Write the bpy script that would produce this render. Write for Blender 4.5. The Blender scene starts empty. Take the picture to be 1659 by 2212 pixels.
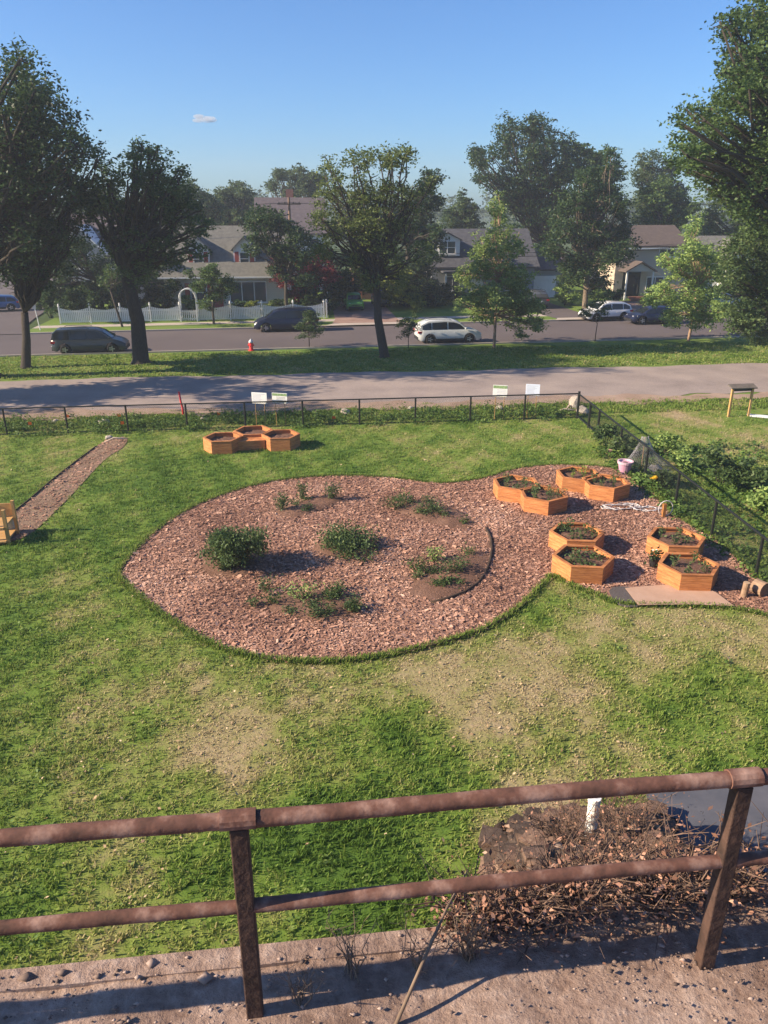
import bpy, bmesh, math, random
import numpy as np
from mathutils import Vector, Matrix
random.seed(7); RNG = np.random.default_rng(11)
C = bpy.context.scene.collection
R = math.radians
SC = bpy.context.scene
# ------------------------------------------------------------------ camera
F, H, PITCH, YAW = 1664.0, 9.3, R(21.5), R(6.5)
cam = bpy.data.cameras.new('camera'); cam_o = bpy.data.objects.new('camera', cam); C.objects.link(cam_o)
cam.sensor_fit = 'VERTICAL'; cam.sensor_height = 36.0; cam.lens = 36.0 * F / 2212.0
cam.clip_start = 0.05; cam.clip_end = 9000
cam_o.location = (0, 0, H); cam_o.rotation_euler = (math.pi/2 - PITCH, 0, -YAW)
SC.camera = cam_o
# ------------------------------------------------------------------ light
SUN_EL, SHADOW_AZ = R(27), R(4)
w = bpy.data.worlds.new('World'); SC.world = w; w.use_nodes = True
nt = w.node_tree; bg = nt.nodes['Background']
sky = nt.nodes.new('ShaderNodeTexSky'); sky.sky_type = 'NISHITA'; sky.sun_disc = False
sky.sun_elevation = SUN_EL; sky.sun_rotation = R(266); sky.altitude = 0
sky.air_density = 1.0; sky.dust_density = 0.6; sky.ozone_density = 2.5
mul = nt.nodes.new('ShaderNodeMix'); mul.data_type = 'RGBA'; mul.blend_type = 'MULTIPLY'; mul.inputs['Factor'].default_value = 1
mul.inputs['B'].default_value = (.44, .66, .96, 1)      # clear, dry, deep blue evening air
nt.links.new(sky.outputs[0], mul.inputs['A']); nt.links.new(mul.outputs['Result'], bg.inputs[0]); bg.inputs[1].default_value = 0.085
sl = bpy.data.lights.new('sun', 'SUN'); sl.energy = 5.0; sl.angle = R(0.5); sl.color = (1.0, 0.83, 0.61)
so = bpy.data.objects.new('sun', sl); C.objects.link(so)
so.rotation_euler = Vector((math.cos(SHADOW_AZ)*math.cos(SUN_EL), math.sin(SHADOW_AZ)*math.cos(SUN_EL), -math.sin(SUN_EL))).to_track_quat('-Z', 'Y').to_euler()
SC.view_settings.view_transform = 'Standard'; SC.view_settings.look = 'None'
SC.view_settings.exposure = 1.15; SC.view_settings.gamma = 1.0; SC.view_settings.use_curve_mapping = False

# ------------------------------------------------------------------ survey: photograph pixel -> place on the ground / on a plane across the view
def ray(x, y):
    u = (x-829.5)/F; v = (y-1106)/F
    cp, sp, sy, cy = math.cos(PITCH), math.sin(PITCH), math.sin(YAW), math.cos(YAW)
    fw = cp - v*sp; up = -sp - v*cp
    return (u*cy+fw*sy, -u*sy+fw*cy, up)
def G(x, y, z=0.0):
    d = ray(x, y); t = (z-H)/d[2]
    return Vector((d[0]*t, d[1]*t, z))
def at(x, y, Y):
    d = ray(x, y); t = Y/d[1]
    return Vector((d[0]*t, Y, H+d[2]*t))

# ------------------------------------------------------------------ object helpers
def tag(o, label=None, cat=None, group=None, kind=None):
    if label: o['label'] = label
    if cat: o['category'] = cat
    if group: o['group'] = group
    if kind: o['kind'] = kind
    return o
def empty(name, loc, label, cat, group=None, rz=0.0):
    o = bpy.data.objects.new(name, None); C.objects.link(o); o.empty_display_size = 0.2
    o.location = loc; o.rotation_euler = (0, 0, rz)
    return tag(o, label, cat, group)
def copy_tree(o, parent=None):
    c = o.copy(); C.objects.link(c)
    if parent: c.parent = parent
    for ch in list(o.children): copy_tree(ch, c)
    return c
class MB:
    def __init__(s): s.v = []; s.f = []; s.m = []
    def add(s, vs, fs, mi=0):
        n = len(s.v); s.v += [tuple(p) for p in vs]
        for f in fs: s.f.append(tuple(i+n for i in f)); s.m.append(mi)
        return s
    def box(s, c, d, rz=0.0, mi=0, tilt=0.0):
        hx, hy, hz = d[0]/2, d[1]/2, d[2]/2
        M = Matrix.Translation(Vector(c)) @ Matrix.Rotation(rz, 4, 'Z') @ Matrix.Rotation(tilt, 4, 'X')
        vs = [M @ Vector((a*hx, b*hy, e*hz)) for e in (-1, 1) for a, b in ((-1,-1),(1,-1),(1,1),(-1,1))]
        return s.add(vs, [(3,2,1,0),(4,5,6,7),(0,1,5,4),(1,2,6,5),(2,3,7,6),(3,0,4,7)], mi)
    def hexa(s, b, t, mi=0):          # b, t: four corners each, counter-clockwise seen from above
        return s.add(list(b)+list(t), [(3,2,1,0),(4,5,6,7),(0,1,5,4),(1,2,6,5),(2,3,7,6),(3,0,4,7)], mi)
    def prism(s, poly, z0, z1, mi=0):
        n = len(poly)
        vs = [(p[0], p[1], z0) for p in poly]+[(p[0], p[1], z1) for p in poly]
        return s.add(vs, [tuple(range(n-1,-1,-1)), tuple(range(n,2*n))]+[(i,(i+1)%n,n+(i+1)%n,n+i) for i in range(n)], mi)
    def prism_y(s, poly, y0, y1, mi=0):   # poly in (x,z)
        n = len(poly)
        vs = [(p[0], y0, p[1]) for p in poly]+[(p[0], y1, p[1]) for p in poly]
        return s.add(vs, [tuple(range(n)), tuple(range(2*n-1,n-1,-1))]+[(i,n+i,n+(i+1)%n,(i+1)%n) for i in range(n)], mi)
    def prism_x(s, poly, x0, x1, mi=0):   # poly in (y,z)
        n = len(poly)
        vs = [(x0, p[0], p[1]) for p in poly]+[(x1, p[0], p[1]) for p in poly]
        return s.add(vs, [tuple(range(n-1,-1,-1)), tuple(range(n,2*n))]+[(i,(i+1)%n,n+(i+1)%n,n+i) for i in range(n)], mi)
    def tube(s, pts, rad, seg=6, mi=0, cap=True):
        pts = [Vector(p) for p in pts]
        if not hasattr(rad, '__len__'): rad = [rad]*len(pts)
        n0 = len(s.v); prev = None; rings = []
        for i, p in enumerate(pts):
            d = (pts[min(i+1, len(pts)-1)]-pts[max(i-1, 0)])
            if d.length < 1e-6: d = Vector((0,0,1))
            d.normalize()
            a = prev if prev is not None else (Vector((1,0,0)) if abs(d.x) < .8 else Vector((0,1,0)))
            a = (a - d*a.dot(d))
            if a.length < 1e-5: a = d.orthogonal()
            a.normalize(); prev = a; b = d.cross(a)
            rings.append([p+(a*math.cos(2*math.pi*k/seg)+b*math.sin(2*math.pi*k/seg))*rad[i] for k in range(seg)])
        vs = [q for r_ in rings for q in r_]
        fs = [(i*seg+k, i*seg+(k+1)%seg, (i+1)*seg+(k+1)%seg, (i+1)*seg+k) for i in range(len(pts)-1) for k in range(seg)]
        if cap: fs += [tuple(range(seg-1,-1,-1)), tuple((len(pts)-1)*seg+k for k in range(seg))]
        return s.add(vs, fs, mi)
    def lathe(s, prof, c=(0,0,0), seg=16, mi=0, axis='z'):
        vs = []; n = len(prof)
        for r_, z in prof:
            for k in range(seg):
                a = 2*math.pi*k/seg
                p = (r_*math.cos(a), r_*math.sin(a), z) if axis == 'z' else (r_*math.cos(a), z, r_*math.sin(a))
                vs.append((c[0]+p[0], c[1]+p[1], c[2]+p[2]))
        fs = [(i*seg+k, i*seg+(k+1)%seg, (i+1)*seg+(k+1)%seg, (i+1)*seg+k) for i in range(n-1) for k in range(seg)]
        fs += [tuple(range(seg-1,-1,-1)), tuple((n-1)*seg+k for k in range(seg))]
        return s.add(vs, fs, mi)
    def build(s, name, mats, parent=None, smooth=False, bevel=0.0, loc=None):
        me = bpy.data.meshes.new(name); me.from_pydata(s.v, [], s.f)
        if not isinstance(mats, (list, tuple)): mats = [mats]
        for m in mats: me.materials.append(m)
        for p, mi in zip(me.polygons, s.m): p.material_index = mi; p.use_smooth = smooth
        bm = bmesh.new(); bm.from_mesh(me); bmesh.ops.recalc_face_normals(bm, faces=bm.faces); bm.to_mesh(me); bm.free()
        me.update()
        o = bpy.data.objects.new(name, me); C.objects.link(o)
        if parent: o.parent = parent
        if loc is not None: o.location = loc
        if bevel:
            b = o.modifiers.new('bevel', 'BEVEL'); b.width = bevel; b.segments = 2; b.limit_method = 'ANGLE'; b.angle_limit = R(40)
        return o
def sub(v, o): return Vector(v)-Vector(o)

def fast_mesh(name, V, Fc, mat, parent=None, tint=None, smooth=False):   # V (n,3), Fc (m,k) numpy
    me = bpy.data.meshes.new(name); m, k = Fc.shape
    me.vertices.add(len(V)); me.vertices.foreach_set('co', V.astype(np.float32).ravel())
    me.loops.add(m*k); me.loops.foreach_set('vertex_index', Fc.astype(np.int32).ravel())
    me.polygons.add(m); me.polygons.foreach_set('loop_start', (np.arange(m)*k).astype(np.int32))
    me.polygons.foreach_set('loop_total', np.full(m, k, np.int32))
    if smooth: me.polygons.foreach_set('use_smooth', np.ones(m, bool))
    if tint is not None:
        a = me.attributes.new('tint', 'FLOAT', 'FACE'); a.data.foreach_set('value', tint.astype(np.float32))
    me.materials.append(mat); me.update(calc_edges=True); me.validate()
    o = bpy.data.objects.new(name, me); C.objects.link(o)
    if parent: o.parent = parent
    return o

# ------------------------------------------------------------------ materials
MATS = {}
def mat(name, c1, c2=None, scale=3.0, rough=0.8, bump=0.0, metal=0.0, detail=6, stretch=(1,1,1), c3=None, bscale=None, spec=0.3, coat=0.0, bdist=0.02, vary=0.0):
    m = bpy.data.materials.new(name); m.use_nodes = True; N = m.node_tree.nodes; L = m.node_tree.links
    b = N['Principled BSDF']; b.inputs['Roughness'].default_value = rough; b.inputs['Metallic'].default_value = metal
    b.inputs['Specular IOR Level'].default_value = spec; b.inputs['Coat Weight'].default_value = coat
    b.inputs['Base Color'].default_value = (*c1, 1)
    if c2 or bump:
        tc = N.new('ShaderNodeTexCoord'); mp = N.new('ShaderNodeMapping'); mp.inputs['Scale'].default_value = stretch
        L.new(tc.outputs['Object'], mp.inputs[0])
    if c2:
        n = N.new('ShaderNodeTexNoise'); n.inputs['Scale'].default_value = scale; n.inputs['Detail'].default_value = detail; n.inputs['Roughness'].default_value = 0.65
        L.new(mp.outputs[0], n.inputs['Vector'])
        r = N.new('ShaderNodeValToRGB'); e = r.color_ramp.elements
        e[0].position = .32; e[0].color = (*c1, 1); e[1].position = .68; e[1].color = (*c2, 1)
        if c3: q = e.new(.5); q.color = (*c3, 1)
        L.new(n.outputs[0], r.inputs[0]); L.new(r.outputs[0], b.inputs['Base Color'])
    if bump:
        n2 = N.new('ShaderNodeTexNoise'); n2.inputs['Scale'].default_value = bscale or scale*4; n2.inputs['Detail'].default_value = 5
        L.new(mp.outputs[0], n2.inputs['Vector'])
        bp = N.new('ShaderNodeBump'); bp.inputs['Strength'].default_value = bump; bp.inputs['Distance'].default_value = bdist
        L.new(n2.outputs[0], bp.inputs['Height']); L.new(bp.outputs[0], b.inputs['Normal'])
    if vary:
        oi = N.new('ShaderNodeObjectInfo'); mr = N.new('ShaderNodeMapRange'); mr.inputs['To Min'].default_value = 1-vary; mr.inputs['To Max'].default_value = 1+vary*.4
        L.new(oi.outputs['Random'], mr.inputs[0]); mm = N.new('ShaderNodeMix'); mm.data_type = 'RGBA'; mm.blend_type = 'MULTIPLY'; mm.inputs['Factor'].default_value = 1
        L.new(r.outputs[0], mm.inputs['A']); L.new(mr.outputs[0], mm.inputs['B']); L.new(mm.outputs['Result'], b.inputs['Base Color'])
    MATS[name] = m
    return m
def tint_mat(name, stops, rough=0.6, trans=0.0, nscale=0.0):   # colour by the per-leaf tint attribute
    m = bpy.data.materials.new(name); m.use_nodes = True; N = m.node_tree.nodes; L = m.node_tree.links
    b = N['Principled BSDF']; b.inputs['Roughness'].default_value = rough; b.inputs['Specular IOR Level'].default_value = 0.25
    a = N.new('ShaderNodeAttribute'); a.attribute_name = 'tint'; r = N.new('ShaderNodeValToRGB'); e = r.color_ramp.elements
    e[0].position = stops[0][0]; e[0].color = (*stops[0][1], 1); e[1].position = stops[-1][0]; e[1].color = (*stops[-1][1], 1)
    for p, c in stops[1:-1]: q = e.new(p); q.color = (*c, 1)
    L.new(a.outputs['Fac'], r.inputs[0]); L.new(r.outputs[0], b.inputs['Base Color'])
    if trans:
        t = N.new('ShaderNodeBsdfTranslucent'); x = N.new('ShaderNodeMixShader'); x.inputs[0].default_value = trans
        L.new(r.outputs[0], t.inputs[0]); L.new(b.outputs[0], x.inputs[1]); L.new(t.outputs[0], x.inputs[2])
        L.new(x.outputs[0], N['Material Output'].inputs[0])
    return m
def sheet_mat(name, stops, big, fine, rough=0.95, bump=0.6, attr=None):   # ground: two noises, optional patch attribute
    m = bpy.data.materials.new(name); m.use_nodes = True; N = m.node_tree.nodes; L = m.node_tree.links
    b = N['Principled BSDF']; b.inputs['Roughness'].default_value = rough; b.inputs['Specular IOR Level'].default_value = 0.15
    tc = N.new('ShaderNodeTexCoord')
    n1 = N.new('ShaderNodeTexNoise'); n1.inputs['Scale'].default_value = big; n1.inputs['Detail'].default_value = 5
    n2 = N.new('ShaderNodeTexNoise'); n2.inputs['Scale'].default_value = fine; n2.inputs['Detail'].default_value = 8; n2.inputs['Roughness'].default_value = .7
    for n in (n1, n2): L.new(tc.outputs['Object'], n.inputs['Vector'])
    mx = N.new('ShaderNodeMath'); mx.operation = 'ADD'; L.new(n1.outputs[0], mx.inputs[0]); L.new(n2.outputs[0], mx.inputs[1])
    hf = N.new('ShaderNodeMath'); hf.operation = 'MULTIPLY'; hf.inputs[1].default_value = .5; L.new(mx.outputs[0], hf.inputs[0])
    src = hf
    if attr:
        at_ = N.new('ShaderNodeAttribute'); at_.attribute_name = attr
        s1 = N.new('ShaderNodeMath'); s1.operation = 'MULTIPLY_ADD'; s1.inputs[1].default_value = .75; s1.inputs[2].default_value = -.38
        L.new(at_.outputs['Fac'], s1.inputs[0])
        s2 = N.new('ShaderNodeMath'); s2.operation = 'ADD'; L.new(hf.outputs[0], s2.inputs[0]); L.new(s1.outputs[0], s2.inputs[1]); src = s2
    r = N.new('ShaderNodeValToRGB'); e = r.color_ramp.elements
    e[0].position = stops[0][0]; e[0].color = (*stops[0][1], 1); e[1].position = stops[-1][0]; e[1].color = (*stops[-1][1], 1)
    for p, c in stops[1:-1]: q = e.new(p); q.color = (*c, 1)
    L.new(src.outputs[0], r.inputs[0]); L.new(r.outputs[0], b.inputs['Base Color'])
    bp = N.new('ShaderNodeBump'); bp.inputs['Strength'].default_value = bump; bp.inputs['Distance'].default_value = .05
    L.new(n2.outputs[0], bp.inputs['Height']); L.new(bp.outputs[0], b.inputs['Normal'])
    return m
M_lawn = sheet_mat('lawn', [(.2,(.075,.14,.022)),(.42,(.14,.21,.035)),(.6,(.19,.225,.055)),(.78,(.27,.24,.10)),(.95,(.37,.28,.17))], .35, 9, attr='dry')
M_verge = sheet_mat('verge grass', [(.3,(.08,.15,.022)),(.5,(.14,.21,.038)),(.7,(.19,.21,.06))], .3, 7)
M_far = sheet_mat('far ground', [(.3,(.04,.07,.02)),(.6,(.07,.10,.03)),(.75,(.12,.11,.06))], .02, .6)
M_path = sheet_mat('gravel path', [(.3,(.19,.155,.142)),(.48,(.29,.237,.215)),(.6,(.35,.285,.25)),(.72,(.42,.33,.27))], .45, 14, bump=.4)
M_asph = sheet_mat('asphalt', [(.3,(.095,.08,.08)),(.5,(.12,.10,.10)),(.7,(.15,.125,.12))], .15, 12, bump=.25)
M_conc = sheet_mat('concrete', [(.3,(.32,.27,.23)),(.5,(.42,.36,.31)),(.7,(.5,.43,.37))], .5, 10, bump=.2)
M_paver = sheet_mat('driveway pavers', [(.3,(.20,.12,.095)),(.5,(.29,.19,.155)),(.7,(.36,.25,.20))], .8, 10, bump=.3)
M_mulch = sheet_mat('mulch ground', [(.3,(.16,.08,.058)),(.5,(.30,.165,.12)),(.7,(.42,.255,.19))], .9, 16, bump=.9)
M_soil = sheet_mat('garden soil', [(.3,(.10,.055,.038)),(.5,(.19,.105,.072)),(.7,(.30,.175,.125))], 1.2, 14, bump=.9)
M_dirt = sheet_mat('trodden dirt', [(.3,(.14,.09,.06)),(.5,(.24,.16,.11)),(.7,(.33,.23,.16))], .8, 9, bump=.8)
M_deck = sheet_mat('walkway grit', [(.3,(.11,.07,.055)),(.43,(.22,.145,.112)),(.54,(.35,.245,.195)),(.68,(.55,.42,.35))], 1.3, 15, bump=.8)
M_wall_em = sheet_mat('embankment masonry', [(.3,(.10,.08,.065)),(.6,(.2,.16,.13))], 1, 8)
M_chip = tint_mat('wood chips', [(0,(.14,.068,.045)),(.35,(.36,.19,.13)),(.7,(.52,.305,.215)),(1,(.70,.48,.37))], .85)
M_grass = tint_mat('grass blades', [(0,(.09,.17,.026)),(.22,(.16,.25,.04)),(.5,(.27,.325,.08)),(.72,(.38,.36,.14)),(1,(.52,.42,.26))], .8, .4)
M_weed = tint_mat('weed leaves', [(0,(.05,.10,.022)),(.6,(.11,.19,.04)),(1,(.20,.27,.07))], .6, .3)
def leafmat(n, a, b, c): return tint_mat(n, [(0,a),(.55,b),(1,c)], .5, .38)
LM = {
 'pale': leafmat('pale young leaves', (0.084,0.138,0.036), (0.186,0.264,0.078), (0.396,0.468,0.156)),
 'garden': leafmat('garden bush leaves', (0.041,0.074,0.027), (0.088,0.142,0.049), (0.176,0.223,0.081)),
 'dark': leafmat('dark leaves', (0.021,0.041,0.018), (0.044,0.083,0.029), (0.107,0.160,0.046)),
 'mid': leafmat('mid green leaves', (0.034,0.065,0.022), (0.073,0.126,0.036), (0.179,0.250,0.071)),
 'locust': leafmat('locust leaflets', (0.052,0.084,0.025), (0.123,0.166,0.045), (0.238,0.273,0.084)),
 'light': leafmat('light birch leaves', (0.080,0.139,0.036), (0.228,0.335,0.095), (0.556,0.655,0.197)),
 'red': leafmat('red maple leaves', (0.067,0.013,0.016), (0.205,0.034,0.043), (0.413,0.084,0.084)),
 'conifer': leafmat('conifer needles', (0.020,0.043,0.020), (0.046,0.084,0.034), (0.107,0.152,0.054)),
 'yellowgreen': leafmat('yellow green leaves', (0.095,0.132,0.023), (0.203,0.243,0.041), (0.367,0.389,0.076)),
 'far': leafmat('far leaves', (0.048,0.076,0.036), (0.086,0.128,0.055), (0.162,0.212,0.091)),
 'olive': leafmat('olive garden leaves', (0.032,0.058,0.023), (0.072,0.117,0.042), (0.172,0.223,0.080)),
}
M_bark = mat('bark', (.035,.028,.022), (.075,.062,.05), 6, .95, .8, stretch=(4,4,1))
M_barkl = mat('pale bark', (.22,.13,.08), (.36,.25,.17), 5, .9, .4)
M_cedar = mat('cedar boards', (.30,.11,.042), (.60,.265,.105), 2.2, .75, .3, stretch=(1.3,1.3,11), c3=(.48,.19,.068), vary=.22)
M_cedar2 = mat('cedar inner faces', (.36,.15,.045), (.5,.23,.075), 2.5, .75, .25, stretch=(1,1,9))
M_post = mat('yellow timber', (.42,.24,.09), (.55,.34,.14), 3, .7, .2, stretch=(1,1,.2))
M_blk = mat('black coated steel', (.012,.014,.013), rough=.5)
M_rust = mat('rusted steel', (.05,.027,.02), (.36,.225,.175), 4.5, .85, .6, c3=(.15,.07,.05), bscale=30, bdist=.006)
M_white = mat('white vinyl', (.72,.72,.70), rough=.5)
M_whitep = mat('white paint', (.80,.79,.77), (.72,.71,.69), 2, .6)
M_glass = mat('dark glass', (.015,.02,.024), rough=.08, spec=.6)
M_tyre = mat('tyre rubber', (.02,.02,.02), rough=.85)
M_rim = mat('alloy rim', (.55,.55,.56), rough=.3, metal=.9)
M_plast = mat('black plastic', (.02,.02,.021), rough=.6)
M_redl = mat('red lamp', (.5,.02,.025), rough=.2)
M_lamp = mat('clear lamp', (.8,.8,.82), rough=.12, spec=.7)
M_chrome = mat('chrome', (.7,.7,.7), rough=.15, metal=1)
M_stone = mat('rubble stone', (.10,.062,.045), (.24,.16,.115), 4, .95, .8, c3=(.16,.10,.075))
M_stoned = mat('dark rubble stone', (.04,.028,.024), (.10,.07,.055), 4, .95, .6)
M_rock = mat('pale rock', (.34,.29,.24), (.48,.42,.36), 5, .9, .5)
M_red = mat('red marker', (.80,.06,.06), rough=.5)
M_plate = mat('number plate', (.7,.7,.68), rough=.5)
# ------------------------------------------------------------------ the setting
def pip(px, py, poly):
    poly = np.array([(p[0], p[1]) for p in poly]); n = len(poly); ins = np.zeros(len(px), bool); j = n-1
    for i in range(n):
        xi, yi = poly[i]; xj, yj = poly[j]
        c = ((yi > py) != (yj > py)) & (px < (xj-xi)*(py-yi)/(yj-yi+1e-12)+xi); ins ^= c; j = i
    return ins
def smooth_poly(pts, n=3):
    pts = [Vector((p[0], p[1], 0)) for p in pts]
    for _ in range(n):
        q = []
        for i in range(len(pts)):
            a, b = pts[i], pts[(i+1) % len(pts)]; q += [a*.75+b*.25, a*.25+b*.75]
        pts = q
    return [(p.x, p.y) for p in pts]
def sheet(name, poly, z, m, kind='structure'):
    bm = bmesh.new(); vs = [bm.verts.new((p[0], p[1], z)) for p in poly]; f = bm.faces.new(vs)
    if f.normal.z < 0: f.normal_flip()
    bmesh.ops.recalc_face_normals(bm, faces=bm.faces); bm.normal_update()
    if bm.faces[0:1] and list(bm.faces)[0].normal.z < 0: bmesh.ops.reverse_faces(bm, faces=bm.faces)
    bmesh.ops.triangulate(bm, faces=bm.faces)
    me = bpy.data.meshes.new(name); bm.to_mesh(me); bm.free(); me.materials.append(m)
    o = bpy.data.objects.new(name, me); C.objects.link(o); o['kind'] = kind
    return o
def vnoise(x, y, seed=0):      # cheap smooth noise 0..1
    s = 0.0
    for k, (fx, fy, p) in enumerate([(1.0,.3,0.),(.4,-1.1,1.7),(-.9,.8,.6),(1.7,1.3,2.9),(-2.3,1.1,4.1),(2.9,-2.2,.3),(1.1,4.3,5.0),(-4.6,2.1,2.2)]):
        a = 1/(1+k*.35); s = s + a*np.sin(x*fx+y*fy+p+seed*1.37*(k+1))
    return np.clip(.5+s/6.5, 0, 1)
DRY = [(620,1500,2.0,.55),(600,1650,1.5,.5),(1060,1470,1.9,.75),(1260,1420,1.9,.55),(1380,1350,1.6,.6),(1600,1340,1.2,.65),(480,1620,1.2,.35),(300,1560,1.5,.3),(1300,1640,1.2,.2),(1500,1000,2.6,.4),(1640,950,2.5,.5),(1480,905,1.6,.5),(1590,870,1.5,.3),(760,1620,.9,.25),(1130,1800,1.1,.55),(1000,1500,1.6,.3),
       (350,1060,4,-.3),(650,1000,4,-.2),(620,1780,1.3,-.4),(820,1600,1.2,-.4),(800,1850,1.5,-.4),(140,1180,2.5,-.25),(1480,1500,1.4,-.25),(1640,1060,2,-.4),(100,1930,.8,-.3),(60,1400,2,-.1)]
DRYW = [(G(x, y), r_, a) for x, y, r_, a in DRY]
def dryness(X, Y):
    d = .47+.45*(vnoise(X*.9, Y*.9, 1)-.5)+.6*(vnoise(X*2.6, Y*2.6, 2)-.5)+.42*(vnoise(X*7, Y*7, 5)-.5)
    for p, r_, a in DRYW: d = d+a*(.62 if a > 0 else 1)*np.exp(-((X-p.x)**2+((Y-p.y)*1.1)**2)/(r_*r_))
    return np.clip(d, 0, 1)
def dry_grid(name, x0, x1, y0, y1, step, z, m, amp=.02):
    nx, ny = int((x1-x0)/step)+1, int((y1-y0)/step)+1
    X, Y = np.meshgrid(np.linspace(x0, x1, nx), np.linspace(y0, y1, ny)); X = X.ravel(); Y = Y.ravel()
    Z = z+amp*(vnoise(X*1.3, Y*1.3, 4)-.5)
    i = np.arange(nx*ny).reshape(ny, nx); Fc = np.stack([i[:-1,:-1], i[:-1,1:], i[1:,1:], i[1:,:-1]], -1).reshape(-1, 4)
    o = fast_mesh(name, np.stack([X, Y, Z], -1), Fc, m, smooth=True)
    a = o.data.attributes.new('dry', 'FLOAT', 'POINT'); a.data.foreach_set('value', dryness(X, Y).astype(np.float32))
    o['kind'] = 'structure'
    return o
def rect(x0, y0, x1, y1): return [(x0, y0), (x1, y0), (x1, y1), (x0, y1)]
sheet('ground', rect(-4000, -300, 4000, 6000), -.06, M_far)
dry_grid('lawn', -22, 34, 2.9, 38.4, .22, 0.0, M_lawn)
def road_near(x): return 55.6+.042*x
def road_far(x): return 66.2+.062*x
XS = [-70+10*i for i in range(19)]
# worn gravel path with ragged edges
pe = [(x/2., 37.95+.35*math.sin(x*.31)+.25*math.sin(x*.9+1)+(.5 if x > 24 else 0)) for x in range(-120, 200)]
pf = [(x/2., 46.55+.18*math.sin(x*.25)+.12*math.sin(x*.8)) for x in range(200, -121, -1)]
sheet('verge', [(-60, 37.5), (100, 37.5)]+[(x, road_near(x)-.16) for x in reversed(XS)]+[], .012, M_verge)
sheet('path', pe+pf, .03, M_path)
d1 = [(x/3., 37.15+.3*math.sin(x*.21)+.22*math.sin(x*.67+2)+.12*math.sin(x*1.9)) for x in range(-90, 120)]; d2 = [(x/3., 38.75+.3*math.sin(x*.15+1)+.25*math.sin(x*.5)+.1*math.sin(x*1.7)) for x in range(119, -91, -1)]
sheet('dirt_edge', d1+d2, .036, sheet_mat('dusty edge', [(.3,(.22,.15,.11)),(.5,(.34,.24,.18)),(.7,(.44,.33,.26))], .7, 11, bump=.5))
sheet('road', [(x, road_near(x)) for x in XS]+[(x, road_far(x)) for x in reversed(XS)], .0, M_asph)
sheet('side_street', [(-60, 65.0), (-20.5, 65.0), (-22.5, 68), (-23.5, 75), (-29, 130), (-70, 130)], .02, M_asph)
def kerb(name, fn, dy, x0, x1):
    b = MB(); n = int((x1-x0)/2)
    for i in range(n):
        a, c = x0+(x1-x0)*i/n, x0+(x1-x0)*(i+1)/n
        y0, y1 = fn(a), fn(c)
        b.hexa([(a,y0,-.05),(c,y1,-.05),(c,y1+dy,-.05),(a,y0+dy,-.05)], [(a,y0,.12),(c,y1,.12),(c,y1+dy,.12),(a,y0+dy,.12)])
    o = b.build(name, M_conc); o['kind'] = 'structure'; return o
kerb('kerb', lambda x: road_near(x)-.16, .16, -60, 100)
kerb('kerb', road_far, .2, -21, 3.0); kerb('kerb', road_far, .2, 9.6, 24.0); kerb('kerb', road_far, .2, 27.5, 100)
def strip(name, d0, d1, z, m, x0=-21.5, x1=100):
    xs = [x0+(x1-x0)*i/30 for i in range(31)]
    return sheet(name, [(x, road_far(x)+d0) for x in xs]+[(x, road_far(x)+d1) for x in reversed(xs)], z, m)
strip('verge', .2, 2.6, .10, M_verge)
strip('pavement', 2.6, 4.1, .108, M_conc)
strip('front_lawn', 4.1, 60, .10, M_verge)
sheet('driveway', [(3.0, road_far(3)-.1), (9.6, road_far(9.6)-.1), (9.2, 70), (9.2, 84), (4.0, 84), (3.6, 70)], .116, M_paver)
sheet('driveway_apron', [(2.4, road_far(2.4)-.12), (10.2, road_far(10.2)-.12), (9.4, road_far(9.4)+1.1), (3.4, road_far(3.4)+1.1)], .124, M_conc)
sheet('driveway', [(23.6, road_far(23.6)-.1), (28.2, road_far(28)-.1), (27, 71), (26.6, 84), (22.6, 84), (23, 71)], .116, M_asph)
sheet('driveway_apron', [(23.0, road_far(23)-.12), (28.6, road_far(28.6)-.12), (27.6, road_far(27.6)+1.2), (23.6, road_far(23.6)+1.2)], .124, M_conc)
sheet('garden_path', [(31.5, 73), (35.2, 73), (37.2, 81.5), (35.0, 81.5)], .12, M_paver)
sheet('stop_line', [(-17.6, 58.6), (-17.1, 58.6), (-17.1, 63.6), (-17.6, 63.6)], .006, M_whitep)
sheet('pavement', [(-60, 64.7), (-26, 64.7), (-24, 66.2), (-24.5, 68), (-60, 68)], .05, M_conc)
# mulch, paths and soil of the garden
MUL = [(252,1240),(262,1222),(285,1195),(330,1150),(395,1105),(470,1072),(560,1045),(650,1032),(730,1028),(815,1030),(880,1037),(950,1046),(1010,1040),(1060,1030),(1085,1020),(1130,1010),(1200,1004),(1300,1007),(1345,1018),(1385,1040),(1420,1070),(1440,1105),(1500,1140),(1558,1169),(1618,1230),(1659,1277),(1740,1350),(1700,1350),(1640,1325),(1560,1312),(1440,1310),(1330,1308),(1290,1285),(1240,1270),(1195,1240),(1170,1265),(1130,1308),(1080,1342),(1020,1372),(940,1394),(860,1413),(780,1426),(700,1432),(620,1430),(540,1420),(470,1400),(410,1370),(360,1335),(310,1300),(272,1264)]
MULW = smooth_poly([G(*p) for p in MUL], 2)
sheet('mulch_ground', MULW, .018, M_mulch)
DIRT = [(18,1118),(60,1085),(110,1042),(160,1002),(205,968),(232,948),(280,944),(268,968),(235,985),(200,1020),(165,1060),(125,1100),(90,1135),(60,1160),(10,1175),(-60,1180),(-60,1150)]
DIRTW = smooth_poly([G(*p) for p in DIRT], 2)
sheet('dirt_path', DIRTW, .018, M_dirt)
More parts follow.
